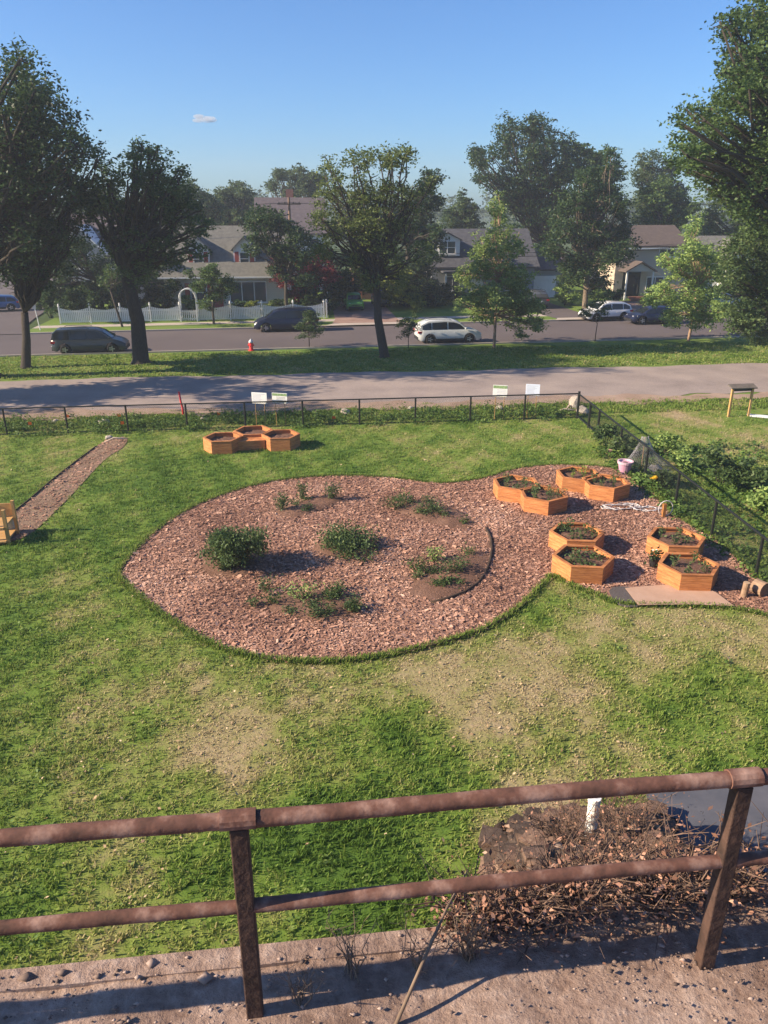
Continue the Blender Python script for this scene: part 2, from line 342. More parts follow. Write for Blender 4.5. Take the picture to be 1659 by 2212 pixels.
SOILS = [[(885,1268),(905,1240),(950,1215),(1000,1197),(1045,1190),(1060,1215),(1045,1250),(1008,1280),(950,1300),(900,1297),(872,1282)],
 [(540,1312),(570,1290),(640,1283),(720,1275),(775,1285),(788,1320),(760,1340),(690,1346),(620,1334)],
 [(830,1085),(870,1076),(930,1083),(990,1103),(1028,1125),(1010,1147),(960,1142),(900,1122),(850,1106)],
 [(585,1108),(650,1085),(730,1063),(750,1085),(690,1108),(620,1124)],
 [(672,1187),(700,1163),(745,1150),(792,1160),(820,1182),(802,1203),(750,1214),(698,1208)],
 [(432,1244),(436,1190),(470,1152),(530,1150),(572,1190),(562,1232),(500,1254)]]
SOILW = []
for s in SOILS:
    p = smooth_poly([G(*q) for q in s], 2); SOILW.append(p)
    cx = sum(q[0] for q in p)/len(p); cy = sum(q[1] for q in p)/len(p); n = len(p)
    rings = [(1.02, .010), (.9, .035), (.7, .065), (.45, .085), (.12, .09)]
    vs = [(cx+(q[0]-cx)*k+random.uniform(-.03,.03), cy+(q[1]-cy)*k+random.uniform(-.03,.03), z+random.uniform(0,.03)) for k, z in rings for q in p]
    fs = [(i*n+k, i*n+(k+1)%n, (i+1)*n+(k+1)%n, (i+1)*n+k) for i in range(len(rings)-1) for k in range(n)]+[tuple((len(rings)-1)*n+k for k in range(n))]
    o = MB().add(vs, fs).build('soil', M_soil, smooth=True); o['kind'] = 'structure'
CARD = [G(x, y) for x, y in ((1312,1314),(1305,1272),(1350,1266),(1430,1266),(1512,1268),(1548,1284),(1590,1316))]; CARDW = [(v.x, v.y) for v in CARD]
# wood chips lying on the mulch and along the dirt path
def chips(n, poly, z, name):
    P = np.array(poly); x0, y0 = P.min(0); x1, y1 = P.max(0)
    X = RNG.uniform(x0, x1, n*3); Y = RNG.uniform(y0, y1, n*3); k = pip(X, Y, poly)
    for s in SOILW: k &= ~pip(X, Y, s) | (RNG.random(len(X)) < .40)
    k &= ~pip(X, Y, CARDW)
    X = X[k][:n]; Y = Y[k][:n]; n = len(X)
    a = RNG.uniform(0, math.pi, n); L = RNG.gamma(2.8, .0082, n)+.007; W = L*RNG.uniform(.16, .6, n)
    tl = RNG.normal(0, .3, n); Z = z+RNG.uniform(.003, .035, n)
    ux, uy, uz = np.cos(a)*L, np.sin(a)*L, np.sin(tl)*L*.6; vx, vy = -np.sin(a)*W, np.cos(a)*W; vz = RNG.normal(0, .3, n)*W
    V = np.stack([np.stack([X+i*ux+j*vx, Y+i*uy+j*vy, np.maximum(Z+i*uz+j*vz, z+.002)], -1) for i, j in ((-1,-1),(1,-1),(1,1),(-1,1))], 1).reshape(-1, 3)
    big = vnoise(X*1.1, Y*1.1, 9)
    t = np.clip(RNG.beta(1.8, 2.2, n)*.85+.5*(big-.45), 0, 1)
    o = fast_mesh(name, V, np.arange(4*n).reshape(n, 4), M_chip, tint=t); o['kind'] = 'stuff'; return o
chips(140000, MULW, .018, 'wood_chips')
chips(2200, DIRTW, .018, 'wood_chips')
# grass blades over the lawn: short clumps, denser towards the railway
def blades(name, n, xr, yr, excl, size=(.05,.13), dens=None, zoff=0.0, dryf=dryness, drys=1.0, wid=.012):
    X = RNG.uniform(*xr, n); Y = RNG.uniform(*yr, n); k = np.ones(n, bool)
    if dens is not None: k &= RNG.random(n) < dens(X, Y)
    for e in excl: k &= ~pip(X, Y, e)
    X = X[k]; Y = Y[k]; n = len(X); d = dryf(X, Y)
    nb = 5; X = np.repeat(X, nb)+RNG.normal(0, .03, n*nb); Y = np.repeat(Y, nb)+RNG.normal(0, .03, n*nb); d = np.repeat(d, nb)
    N = n*nb; lush = 1.25-d*.9; hh = np.repeat(.6+.9*vnoise(X[::nb]*3, Y[::nb]*3, 7), nb)
    L = RNG.uniform(*size, N)*lush*hh; a = RNG.uniform(0, 2*math.pi, N); ln = np.clip(RNG.normal(.85, .45, N), 0, 1.5); b = a+math.pi/2
    W = RNG.uniform(.6, 1.8, N)*wid
    base = np.stack([X, Y, np.full(N, zoff)], -1); off = np.stack([np.cos(b)*W, np.sin(b)*W, 0*W], -1)
    tip = base+np.stack([np.cos(a)*np.sin(ln)*L, np.sin(a)*np.sin(ln)*L, np.cos(ln)*L+.005], -1)
    V = np.stack([base-off, base+off, tip+off*.4, tip-off*.4], 1).reshape(-1, 3)
    t = np.clip(d*drys+RNG.normal(0, .13, N), 0, 1)
    o = fast_mesh(name, V, np.arange(4*N).reshape(N, 4), M_grass, tint=t); o['kind'] = 'stuff'; return o
EXC = [MULW, DIRTW, CARDW, [(5.2, 3), (14, 3), (14, 10.2), (5.6, 9.9)]]
blades('grass', 200000, (-14, 22), (6.5, 38.2), EXC, size=(.035,.10), wid=.009, dens=lambda X, Y: np.clip(14/Y, .25, 1)*(np.abs(X-.09*Y) < 2.5+.52*Y))
blades('grass', 16000, (-24, 42), (46.7, 54.6), [], size=(.06,.14), wid=.025, zoff=.012, drys=.9)
blades('grass', 9000, (-20, 34), (35.2, 37.4), [], size=(.06,.18), wid=.02, zoff=.0, drys=.6)
# embankment, walkway and stone spur beside the line
b = MB(); b.box((0, -1.0, 2.9), (60, 7.4, 5.8)); o = b.build('embankment', M_wall_em); o['kind'] = 'structure'
nx, ny = 240, 46; X, Y = np.meshgrid(np.linspace(-9, 12, nx), np.linspace(-1.5, 2.74, ny)); X = X.ravel(); Y = Y.ravel()
Z = 5.97+.05*(vnoise(X*3, Y*3, 3)-.5)+.03*(vnoise(X*11, Y*11, 8)-.5)
i = np.arange(nx*ny).reshape(ny, nx); o = fast_mesh('walkway', np.stack([X, Y, Z], -1), np.stack([i[:-1,:-1], i[:-1,1:], i[1:,1:], i[1:,:-1]], -1).reshape(-1, 4), M_deck, smooth=True); o['kind'] = 'structure'
b = MB(); b.box((0, 2.70, 5.735), (60, .11, .5)); o = b.build('kerb', M_deck); o['kind'] = 'structure'
sheet('underpass_road', [(5.2, 3), (14, 3), (14, 10.2), (5.6, 9.9)], .03, mat('blue grey asphalt', (.075,.08,.10), (.12,.12,.14), 1.2, .9, .2))
def spur(X, Y):
    s = np.clip((Y-2.7)/6.9, 0, 1); cx = 2.0+s*2.4; hw = 1.3+.12*s
    h = 5.85*(1-s)**1.05*(1-.12*np.sin(s*math.pi)); e = np.clip(1-((np.abs(X-cx)/hw)-.62)/.55, 0, 1)
    return h*e
nx, ny = 60, 80; X, Y = np.meshgrid(np.linspace(-.2, 7, nx), np.linspace(2.7, 9.9, ny)); X = X.ravel(); Y = Y.ravel()
Z = spur(X, Y)-.04; i = np.arange(nx*ny).reshape(ny, nx)
o = fast_mesh('bank', np.stack([X, Y, Z], -1), np.stack([i[:-1,:-1], i[:-1,1:], i[1:,1:], i[1:,:-1]], -1).reshape(-1, 4), M_wall_em, smooth=True); o['kind'] = 'structure'
# sky: one small cloud far off
b = bmesh.new(); cc = at(445, 259, 2600)
for k in range(16):
    q = cc+Vector((random.gauss(0, 17), random.uniform(-20, 20), abs(random.gauss(0, 4))-3)); r_ = random.uniform(5, 11)
    bmesh.ops.create_icosphere(b, subdivisions=2, radius=r_, matrix=Matrix.Translation(q) @ Matrix.Diagonal((1.9, 1.3, .7, 1)))
me = bpy.data.meshes.new('cloud'); b.to_mesh(me); b.free()
for p in me.polygons: p.use_smooth = True
M_cloud = bpy.data.materials.new('cloud vapour'); M_cloud.use_nodes = True; N_ = M_cloud.node_tree.nodes; N_.remove(N_['Principled BSDF'])
pv = N_.new('ShaderNodeVolumePrincipled'); pv.inputs['Density'].default_value = .05; pv.inputs['Color'].default_value = (.98,.98,1,1)
M_cloud.node_tree.links.new(pv.outputs[0], N_['Material Output'].inputs['Volume'])
me.materials.append(M_cloud); o = bpy.data.objects.new('cloud', me); C.objects.link(o); tag(o, 'single small white cloud in the clear blue sky', 'cloud')

# loose grit on the walkway: far too small and many to count
n = 5000; X = RNG.uniform(-2.2, 4.2, n); Y = RNG.uniform(1.2, 2.72, n); k = RNG.random(n) < vnoise(X*2.2, Y*3, 15)*1.3; X, Y = X[k], Y[k]; n = len(X); s = RNG.gamma(1.4, .0026, n)+.002
O = np.array([(1,0,0),(0,1,0),(-1,0,0),(0,-1,0),(0,0,.8),(0,0,-.8)]); J = RNG.uniform(.6, 1.4, (n, 6, 1)); V = (O[None]*J*s[:, None, None]*np.array([1.4, 1.0, .8])+np.stack([X, Y, np.full(n, 5.99)], -1)[:, None]).reshape(-1, 3)
Fo = np.array([(0,1,4),(1,2,4),(2,3,4),(3,0,4),(1,0,5),(2,1,5),(3,2,5),(0,3,5)]); o = fast_mesh('gravel', V, (np.arange(n)[:, None, None]*6+Fo[None]).reshape(-1, 3), tint_mat('grit', [(0,(.10,.07,.058)),(.5,(.24,.17,.14)),(1,(.38,.285,.24))], .9), tint=np.repeat(RNG.random(n), 8)); o['kind'] = 'stuff'

# clods on the soil patches, and small broken stone filling the rubble bank: both past counting
def rubbish(name, P, s, m, sq=(1.3, 1.0, .7)):
    n = len(P); J = RNG.uniform(.6, 1.4, (n, 6, 1)); a = RNG.uniform(0, 6.28, n); ca, sa = np.cos(a)[:, None], np.sin(a)[:, None]
    L = O[None]*J*s[:, None, None]*np.array(sq); V = np.stack([L[..., 0]*ca-L[..., 1]*sa, L[..., 0]*sa+L[..., 1]*ca, L[..., 2]], -1)+P[:, None]
    o = fast_mesh(name, V.reshape(-1, 3), (np.arange(n)[:, None, None]*6+Fo[None]).reshape(-1, 3), m, tint=np.repeat(RNG.random(n), 8)); o['kind'] = 'stuff'; return o
cl = []
for s in SOILW:
    A = np.array(s); x0, y0 = A.min(0); x1, y1 = A.max(0); X = RNG.uniform(x0, x1, 900); Y = RNG.uniform(y0, y1, 900); k = pip(X, Y, s); cx, cy = A.mean(0)
    q = np.hypot((X-cx)/(x1-x0)*2, (Y-cy)/(y1-y0)*2); cl.append(np.stack([X, Y, .10-.08*np.clip(q, 0, 1)], -1)[k])
cl = np.concatenate(cl); rubbish('soil_clods', cl, RNG.gamma(2, .010, len(cl))+.006, tint_mat('clods', [(0,(.06,.03,.02)),(.6,(.16,.085,.058)),(1,(.32,.19,.14))], .95))
X = RNG.uniform(.3, 7.2, 9000); Y = 2.8+6.9*RNG.random(9000); h = spur(X, Y); k = h > .05; P_ = np.stack([X, Y, h+RNG.uniform(-.03, .05, 9000)], -1)[k]
rubbish('broken_stone', P_, RNG.gamma(2, .022, len(P_))+.012, tint_mat('broken stone', [(0,(.03,.02,.016)),(.5,(.11,.068,.048)),(.85,(.22,.14,.10)),(1,(.36,.26,.20))], .95))

# broad-leaved weeds and fallen straw in the lawn
n = 5200; X = RNG.uniform(-13, 21, n); Y = RNG.uniform(7, 34.5, n); k = (dryness(X, Y) < .62) & (vnoise(X*1.4, Y*1.4, 21) > .47)
for e in EXC: k &= ~pip(X, Y, e)
X, Y = X[k], Y[k]; m_ = len(X)*9; Pl = np.repeat(np.stack([X, Y, np.full(len(X), .05)], -1), 9, 0)+RNG.normal(0, 1, (m_, 3))*np.array([.07, .07, .018])
def flat_leaves(P, s):
    n = len(P); a = RNG.uniform(0, 6.28, n); t = RNG.normal(0, .35, (n, 2)); u = np.stack([np.cos(a), np.sin(a), t[:, 0]], -1)*s[:, None]; v = np.stack([-np.sin(a), np.cos(a), t[:, 1]], -1)*(s*.55)[:, None]
    return np.stack([P-u, P+v, P+u, P-v], 1).reshape(-1, 3)
V = flat_leaves(Pl, RNG.uniform(.018, .042, m_)); o = fast_mesh('lawn_weeds', V, np.arange(len(V)).reshape(-1, 4), M_weed, None, np.clip(np.repeat(RNG.normal(.7, .2, len(X)), 9)+RNG.normal(0, .12, m_), 0, 1)); o['kind'] = 'stuff'
n = 16000; X = RNG.uniform(-13, 21, n); Y = RNG.uniform(6.5, 34, n); k = RNG.random(n) < np.clip(dryness(X, Y)*1.6-.55, .04, 1)
for e in EXC: k &= ~pip(X, Y, e)
X, Y = X[k], Y[k]; Pl = np.stack([X, Y, RNG.uniform(.02, .06, len(X))], -1); V = flat_leaves(Pl, RNG.uniform(.012, .045, len(X))); o = fast_mesh('dry_straw', V, np.arange(len(V)).reshape(-1, 4), tint_mat('straw', [(0,(.20,.13,.075)),(.5,(.38,.27,.165)),(1,(.55,.43,.29))], .9), None, RNG.random(len(X))); o['kind'] = 'stuff'
# ------------------------------------------------------------------ trees and plants
def leaf_cloud(P, size, up=.35, flat=.55, jit=.35):        # P (n,3) leaf places -> vertices of rhombic leaves
    n = len(P); u = RNG.normal(0, 1, (n, 3)); u[:, 2] *= flat; u /= np.linalg.norm(u, axis=1)[:, None]
    r = RNG.normal(0, 1, (n, 3)); r[:, 2] += 0; v = np.cross(u, r); v[:, 2] *= (1-up); v /= np.linalg.norm(v, axis=1)[:, None]
    s = size*RNG.uniform(1-jit, 1+jit, n)[:, None]
    return np.stack([P-u*s, P+v*s*.55, P+u*s, P-v*s*.55], 1).reshape(-1, 3)
def crown_points(clumps, n, sub_r=.3, nsub=16, flatten=.75, shell=.7):
    """clumps: (centre Vector, radius) ; leaves gather on many small boughs so that gaps stay between them"""
    tot = sum(r**2.0 for _, r in clumps); out = []; tint = []
    for c, r in clumps:
        m = max(8, int(n*r**2.0/tot)); ns = max(5, int(nsub*min(2.2, max(.6, r))))
        d = RNG.normal(0, 1, (ns, 3)); d /= np.linalg.norm(d, axis=1)[:, None]
        rad = r*(RNG.random(ns)**(1-shell))[:, None]
        sc = np.array(c)+d*rad*np.array([1, 1, .92]); sr = r*sub_r*RNG.uniform(.6, 1.4, ns)+.12; st = RNG.normal(0, .13, ns)
        k = RNG.integers(0, ns, m); q = RNG.normal(0, .55, (m, 3))*np.array([1.15, 1.15, flatten*.75])
        out.append(sc[k]+q*sr[k][:, None]); tint.append(.5+st[k]+RNG.normal(0, .16, m))
    return np.concatenate(out), np.clip(np.concatenate(tint), 0, 1)
def limb(mb, a, b, r0, r1, wob=.12, n=5, seg=6):
    a, b = Vector(a), Vector(b); L = (b-a).length; pts = []
    for i in range(n+1):
        t = i/n; p = a.lerp(b, t); s = math.sin(t*math.pi)
        p += Vector((random.uniform(-1, 1), random.uniform(-1, 1), random.uniform(-.3, .8)))*L*wob*s*.6
        pts.append(p)
    mb.tube(pts, [r0+(r1-r0)*i/n for i in range(n+1)], seg); return pts
def tree(name, label, base, clumps, n, leaf, mt, tr=.2, fork=None, group=None, depth=None, bark=None, flare=1.6, cat='tree', seed=0, lean=None, nsub=16, sub_r=.3, limbs=True, twigs=2, solid=True, shell=.7, flatten=.75):
    """base: Vector; clumps: photograph outline (x, y, radius) read at the tree's distance and spread through its depth"""
    random.seed(seed+sum(map(ord, label))); Y = base.y; dist = math.hypot(base.x, base.y)*.95+2; ppm = F/dist
    xs = [c[0] for c in clumps]; dp = depth if depth is not None else .42*(max(xs)-min(xs)+60)/ppm
    root = empty(name, base, label, cat, group); n = int(n*1.8); leaf = leaf*.60; sub_r *= .8; nsub = int(nsub*1.15)
    cl = []; fine = []
    for x, y, r in clumps:      # break every bough mass into ragged smaller ones
        if r < 16: fine.append((x, y, r)); continue
        fine.append((x, y, r*.8))
        for _ in range(4 if r > 40 else 3):
            a = random.uniform(0, 6.28); q = random.uniform(.25, .72)*r; fine.append((x+math.cos(a)*q*1.1, y+math.sin(a)*q, r*random.uniform(.42, .66)))
    for x, y, r in fine:
        dy = random.uniform(-1, 1)*dp*.8; p = at(x, y, Y+dy); cl.append((p-base, r/ppm))
        if r/ppm > .75 and solid:      # boughs in front and behind make the crown as deep as it is wide
            for s in (random.choice((-1, 1)),):
                q = at(x+random.uniform(-.3, .3)*r, y+random.uniform(-.2, .3)*r, Y+dy+s*random.uniform(.5, 1.0)*r/ppm*1.3); cl.append((q-base, r/ppm*.72))
    P, t = crown_points(cl, n, nsub=nsub, sub_r=sub_r, shell=shell, flatten=flatten)
    lo = P[:, 2] > .35; P = P[lo]; t = t[lo]
    V = leaf_cloud(P, leaf)
    fast_mesh('crown', V, np.arange(len(V)).reshape(-1, 4), LM[mt], root, t)
    b = MB(); fz = Vector(fork if fork else (0, 0, .45*max(c.z for c, r in cl)))
    mid = fz*.5+Vector((random.uniform(-1, 1)*tr*.5, random.uniform(-1, 1)*tr*.5, 0))
    if lean: mid += Vector(lean)
    b.tube([(0, 0, -.15), (0, 0, .0), (0, 0, .25*min(1, tr*3)), mid, fz], [tr*flare*1.15, tr*flare, tr*1.15, tr*.95, tr*.8], 10)
    if limbs:
        for c, r in cl:
            st = fz if c.z > fz.z*.8 else Vector(mid)
            pts = limb(b, st, c, tr*.42*min(1, r/1.6+.25), tr*.08+.012, .14)
            for _ in range(twigs):
                k = random.choice(pts[2:]); d = Vector((random.gauss(0, 1), random.gauss(0, 1), random.gauss(.2, .6))).normalized()*r*.85
                limb(b, k, k+d, tr*.1+.01, .012, .15, 3, 4)
    b.build('trunk', bark or M_bark, root, smooth=True)
    return root
def W(px, py): return G(px, py)
def T(x, Y): return Vector((x, Y, .0))
VG = 'street trees on the near verge'
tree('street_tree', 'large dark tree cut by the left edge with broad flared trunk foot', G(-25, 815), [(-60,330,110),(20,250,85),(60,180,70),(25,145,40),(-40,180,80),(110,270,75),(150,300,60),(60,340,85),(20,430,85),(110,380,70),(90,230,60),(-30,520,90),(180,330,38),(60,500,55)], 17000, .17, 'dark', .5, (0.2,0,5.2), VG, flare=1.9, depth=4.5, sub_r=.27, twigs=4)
tree('street_tree', 'slender fork-trunked street tree at far left behind the flared trunk', G(57, 795), [(30,480,70),(100,470,60),(150,420,52),(60,560,50),(130,540,45),(170,500,40),(20,580,48),(185,400,36),(130,380,40),(210,340,26),(10,400,60),(95,600,30)], 9500, .15, 'dark', .27, (.45,0,3.4), VG, flare=1.5)
tree('street_tree', 'dark upright street tree with thick trunk left of the blue van', G(305, 785), [(300,320,28),(290,370,45),(345,375,42),(240,380,42),(370,420,45),(230,450,52),(310,450,60),(370,500,48),(280,530,55),(410,450,38),(430,490,34),(350,560,42),(240,520,42),(200,430,30),(390,370,20),(330,330,18),(300,590,40),(420,540,30)], 11000, .16, 'mid', .46, (-.25,0,5.4), VG, flare=1.5, lean=(.0,0,0), solid=False, twigs=4, sub_r=.28)
tree('street_tree', 'feathery tall street tree with leaning trunk between van and silver car', G(830, 772), [(820,345,40),(870,340,34),(770,360,38),(720,370,34),(700,420,38),(760,430,48),(830,420,50),(890,430,38),(730,480,44),(800,490,48),(870,490,42),(920,400,22),(700,530,36),(770,545,40),(840,550,40),(900,540,30),(860,600,30),(800,605,28),(690,470,26)], 11000, .14, 'locust', .28, (-.5,0,5.0), VG, solid=False, depth=2.2, twigs=4, flare=1.4, lean=(-.15,0,0))
tree('young_tree', 'pale green conical young tree beside the parked silver car', G(1067, 752), [(1076,420,8),(1078,432,12),(1072,452,18),(1080,472,22),(1085,500,30),(1060,530,32),(1105,535,34),(1040,580,36),(1090,590,42),(1130,600,36),(1020,630,34),(1070,640,42),(1125,650,40),(1000,600,22),(1050,680,32),(1110,690,32),(1145,700,22),(1040,550,28),(1150,660,20),(990,660,18),(1165,700,18),(1130,720,16),(1170,670,14)], 15000, .15, 'pale', .1, (.05,0,4.6), VG, bark=M_barkl, flare=1.2, nsub=13)
tree('young_tree', 'pale green young tree with peeling orange trunk at right verge', G(1487, 737), [(1505,465,12),(1500,500,24),(1490,540,30),(1525,545,28),(1465,580,30),(1510,590,36),(1550,590,28),(1430,620,26),(1480,640,34),(1530,640,34),(1410,650,20),(1450,680,26),(1510,685,30),(1555,670,28),(1440,560,18)], 13000, .15, 'light', .1, (.1,0,4.0), VG, bark=M_barkl, flare=1.25, nsub=13)
tree('street_tree', 'towering leafy tree filling the right edge of the scene', G(1800, 800), [(1640,60,75),(1600,130,45),(1570,60,32),(1680,160,90),(1620,220,60),(1700,260,95),(1560,240,55),(1500,260,42),(1490,320,44),(1560,330,62),(1640,340,75),(1530,390,45),(1600,420,60),(1660,450,75),(1480,370,28),(1700,360,80),(1580,160,26)], 30000, .17, 'mid', .55, (-1.2,0,7), VG, depth=4.5)
tree('street_tree', 'low mid green leafy tree overhanging the verge at right edge', G(1690, 790), [(1640,500,48),(1590,540,40),(1650,560,50),(1610,610,42),(1560,620,28),(1660,640,55),(1600,670,40),(1640,710,46),(1590,710,26),(1570,570,26)], 16000, .14, 'garden', .16, (-.6,0,3.5), VG, flare=1.3)
tree('sapling', 'thin dark sapling on the verge in front of the white hatchback', G(1285, 738), [(1270,672,16),(1295,680,15),(1305,662,12),(1280,655,14)], 900, .11, 'mid', .035, (.05,0,1.3), 'saplings on the near verge', nsub=8, flare=1.1)
tree('sapling', 'small bushy sapling on the verge in front of the blue van', G(668, 750), [(660,700,20),(672,680,18),(680,715,18),(652,725,14),(682,690,14)], 1600, .10, 'olive', .035, (.0,0,.8), 'saplings on the near verge', nsub=8, flare=1.1)
tree('sapling', 'sparse brownish sapling on the verge behind the silver car', G(882, 752), [(875,695,16),(890,705,16),(870,720,14),(893,682,10)], 900, .10, 'olive', .03, (.0,0,.8), 'saplings on the near verge', nsub=8, flare=1.1)
root = empty('street_tree', T(-26.5, 41.3), 'broad street tree just beyond the left edge, shading the gravel path', 'tree', VG); random.seed(77)
cl = [(Vector((random.gauss(0, 2.8), random.gauss(0, 2.2), random.uniform(5, 12))), random.uniform(1.0, 1.9)) for _ in range(16)]
P, t = crown_points(cl, 12000, nsub=14); P = P[P[:, 0] < 7.5]; V = leaf_cloud(P, .17); fast_mesh('crown', V, np.arange(len(V)).reshape(-1, 4), LM['dark'], root, RNG.random(len(P))); b = MB(); b.tube([(0,0,-.1), (0,0,.1), (0,0,.8), (.1,0,4.5)], [.7, .6, .42, .36], 10)
for c, r_ in cl: limb(b, (.1, 0, 4.5), c, .16, .02, .12)
b.build('trunk', M_bark, root, smooth=True)
# across the road
FG = 'trees in the front gardens'
tree('garden_tree', 'dark dense round tree with pale trunk behind the white hatchback', T(28.2, 74.5), [(1270,380,34),(1310,370,28),(1240,430,42),(1300,430,45),(1340,440,32),(1220,490,42),(1280,500,48),(1335,500,38),(1200,540,34),(1250,560,45),(1310,560,42),(1355,540,28),(1230,600,32),(1290,605,30),(1345,490,28),(1320,340,20)], 20000, .20, 'dark', .26, (0,0,4), FG, bark=mat('grey brown bark', (.10,.075,.055), (.2,.155,.115), 5, .9, .5))
tree('garden_tree', 'small open tree in front of the white garden arch and fence', G(462, 702), [(455,590,26),(480,610,24),(430,620,22),(470,640,22),(500,620,16),(445,655,18),(415,590,14)], 4200, .15, 'mid', .09, (.1,0,2.4), FG)
tree('garden_tree', 'dark spreading tree behind the blue van in front of the cottage', T(-.6, 72), [(560,475,28),(600,490,32),(640,510,34),(570,520,28),(620,545,34),(650,560,28),(590,470,24),(545,500,20),(680,530,20),(540,540,18),(600,585,26),(660,600,26)], 8500, .19, 'dark', .16, (0,0,3.6), FG)
tree('maple_tree', 'dark red leaved maple beside the cottage driveway', T(1.2, 76), [(640,570,32),(690,565,28),(610,600,26),(670,610,32),(715,590,22),(600,570,18),(640,640,22),(700,540,16)], 6500, .18, 'red', .15, (0,0,2.6), FG)
tree('garden_tree', 'thin bare-stemmed tree rising behind the white picket fence', G(265, 709), [(240,590,16),(262,580,16),(280,600,14),(225,610,14)], 700, .14, 'mid', .09, (-.6,0,3.0), FG, flare=1.1)
tree('conifer_tree', 'tall drooping dark conifer beside the dormer house', T(11.5, 80), [(920,375,16),(930,400,22),(905,430,26),(935,440,24),(915,480,32),(940,500,26),(900,520,32),(930,550,34),(900,580,32),(930,610,34),(895,640,30),(935,650,28),(945,380,14),(870,600,26),(870,650,24),(860,560,24)], 14000, .22, 'conifer', .25, (0,0,6), FG)
tree('garden_tree', 'yellow green bushy tree over the green hatchback driveway', T(8.9, 79), [(830,600,30),(860,620,30),(800,610,26),(880,580,26),(840,640,26),(890,640,28),(815,575,20),(780,590,20)], 7500, .18, 'yellowgreen', .15, (0,0,2.8), FG)
tree('garden_tree', 'shady dark tree between red maple and the driveway', T(3.2, 80), [(720,620,30),(750,600,28),(700,650,26),(745,640,26),(770,620,20),(680,660,26),(720,560,26),(760,560,24)], 7500, .19, 'dark', .15, (0,0,2.6), FG)
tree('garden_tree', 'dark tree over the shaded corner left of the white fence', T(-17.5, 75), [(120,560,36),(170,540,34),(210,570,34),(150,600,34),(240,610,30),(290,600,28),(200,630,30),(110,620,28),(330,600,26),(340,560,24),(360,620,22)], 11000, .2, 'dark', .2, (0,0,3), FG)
BGP = 'background trees behind the houses'
def bg(label, x, Y, clumps, n=9000, leaf=.3, mt='far', nm='background_tree'):
    b_ = T(at(x, 640, Y).x, Y); return tree(nm, label, b_, clumps, n, leaf, mt, .35, (0, 0, 5), BGP, twigs=1, flare=1.3)
bg('tall broad dark tree, highest behind the dormer house roof', 1170, 98, [(1110,290,38),(1160,285,42),(1200,310,36),(1090,330,40),(1150,350,48),(1210,360,42),(1040,345,28),(1050,390,30),(1110,400,46),(1170,410,46),(1230,330,26),(1100,450,40),(1160,460,42),(1220,430,36),(1030,330,20),(1130,500,34)], 17000, .27, 'dark')
bg('smaller dark tree at the right shoulder of the tall broad one', 1270, 104, [(1260,330,24),(1290,345,22),(1310,330,14),(1245,370,30),(1290,390,32),(1330,380,26),(1280,440,32)], 7000, .28, 'mid')
bg('grey green loose tree behind the beige house chimney side', 1410, 108, [(1405,345,28),(1440,360,26),(1385,380,30),(1430,400,34),(1400,430,36),(1460,420,28),(1390,470,30)], 7500, .28, 'far')
bg('dark green dense tree directly behind the beige house roof', 1430, 96, [(1430,410,30),(1460,430,30),(1420,450,34),(1470,470,30),(1440,490,32),(1490,450,22),(1400,420,20)], 8000, .25, 'mid')
bg('rounded blue green tree left of the mauve roof ridge', 515, 118, [(510,410,24),(535,425,22),(490,425,24),(520,445,30),(500,470,30),(545,460,22),(480,450,20)], 7000, .3, 'far')
bg('light topped tree behind the cottage roof at left', 420, 108, [(415,410,22),(395,425,24),(440,430,26),(420,450,32),(460,450,24),(390,470,30),(440,480,30),(380,440,20),(470,480,22),(360,500,28),(420,520,28)], 9000, .27, 'olive')
bg('umbrella crowned tree rising behind the mauve roof', 635, 125, [(640,372,20),(610,380,20),(665,385,22),(590,400,16),(640,400,26),(690,395,22),(625,420,18),(670,415,22)], 6000, .28, 'far')
bg('bright green conifer-like tree between two roofs in the gap', 1000, 112, [(1000,415,10),(1000,435,18),(985,455,22),(1015,460,22),(995,485,26),(1030,490,22),(970,480,18),(1000,510,28)], 6500, .26, 'olive')
bg('dark tree behind the left grey roofed house', 250, 100, [(240,450,36),(200,440,34),(290,470,34),(150,460,36),(250,500,38),(100,470,36),(190,500,36),(330,490,30),(60,480,40),(20,470,40)], 12000, .28, 'dark')
bg('tall tree standing behind the white house at right', 1590, 100, [(1570,430,34),(1620,440,36),(1540,470,34),(1600,490,38),(1650,480,40),(1560,520,32),(1640,380,36),(1520,500,24)], 9500, .27, 'mid')
bg('leafy tree between the conifer and mauve roofed house', 790, 102, [(760,470,32),(810,480,34),(850,490,34),(730,500,28),(780,520,34),(830,530,34),(880,500,28),(860,450,24)], 9500, .26, 'olive')
# hedges and shrubs along the front gardens
def shrub(label, base, r, h, n, leaf, mt, group, name='shrub', sx=1.0, stems=5):
    root = empty(name, base, label, 'shrub' if name == 'shrub' else 'plant', group); cl = []
    for k in range(max(5, int(6*sx))):
        a = random.uniform(0, 6.28); q = random.uniform(.1, .75)
        cl.append((Vector((math.cos(a)*r*q*sx, math.sin(a)*r*q, h*random.uniform(.3, .78))), min(r, h)*random.uniform(.32, .5)))
    P, t = crown_points(cl, n, nsub=9); P[:, 2] = np.abs(P[:, 2])+.02
    V = leaf_cloud(P, leaf); fast_mesh('foliage', V, np.arange(len(V)).reshape(-1, 4), LM[mt], root, t)
    b = MB()
    for c, rr in cl[:stems]: limb(b, (c.x*.25, c.y*.25, -.05), c, .012+.012*h, .006, .1, 3, 5)
    b.build('stem', M_bark, root, smooth=True); return root
SG = 'shrubs in the front gardens'
random.seed(5)
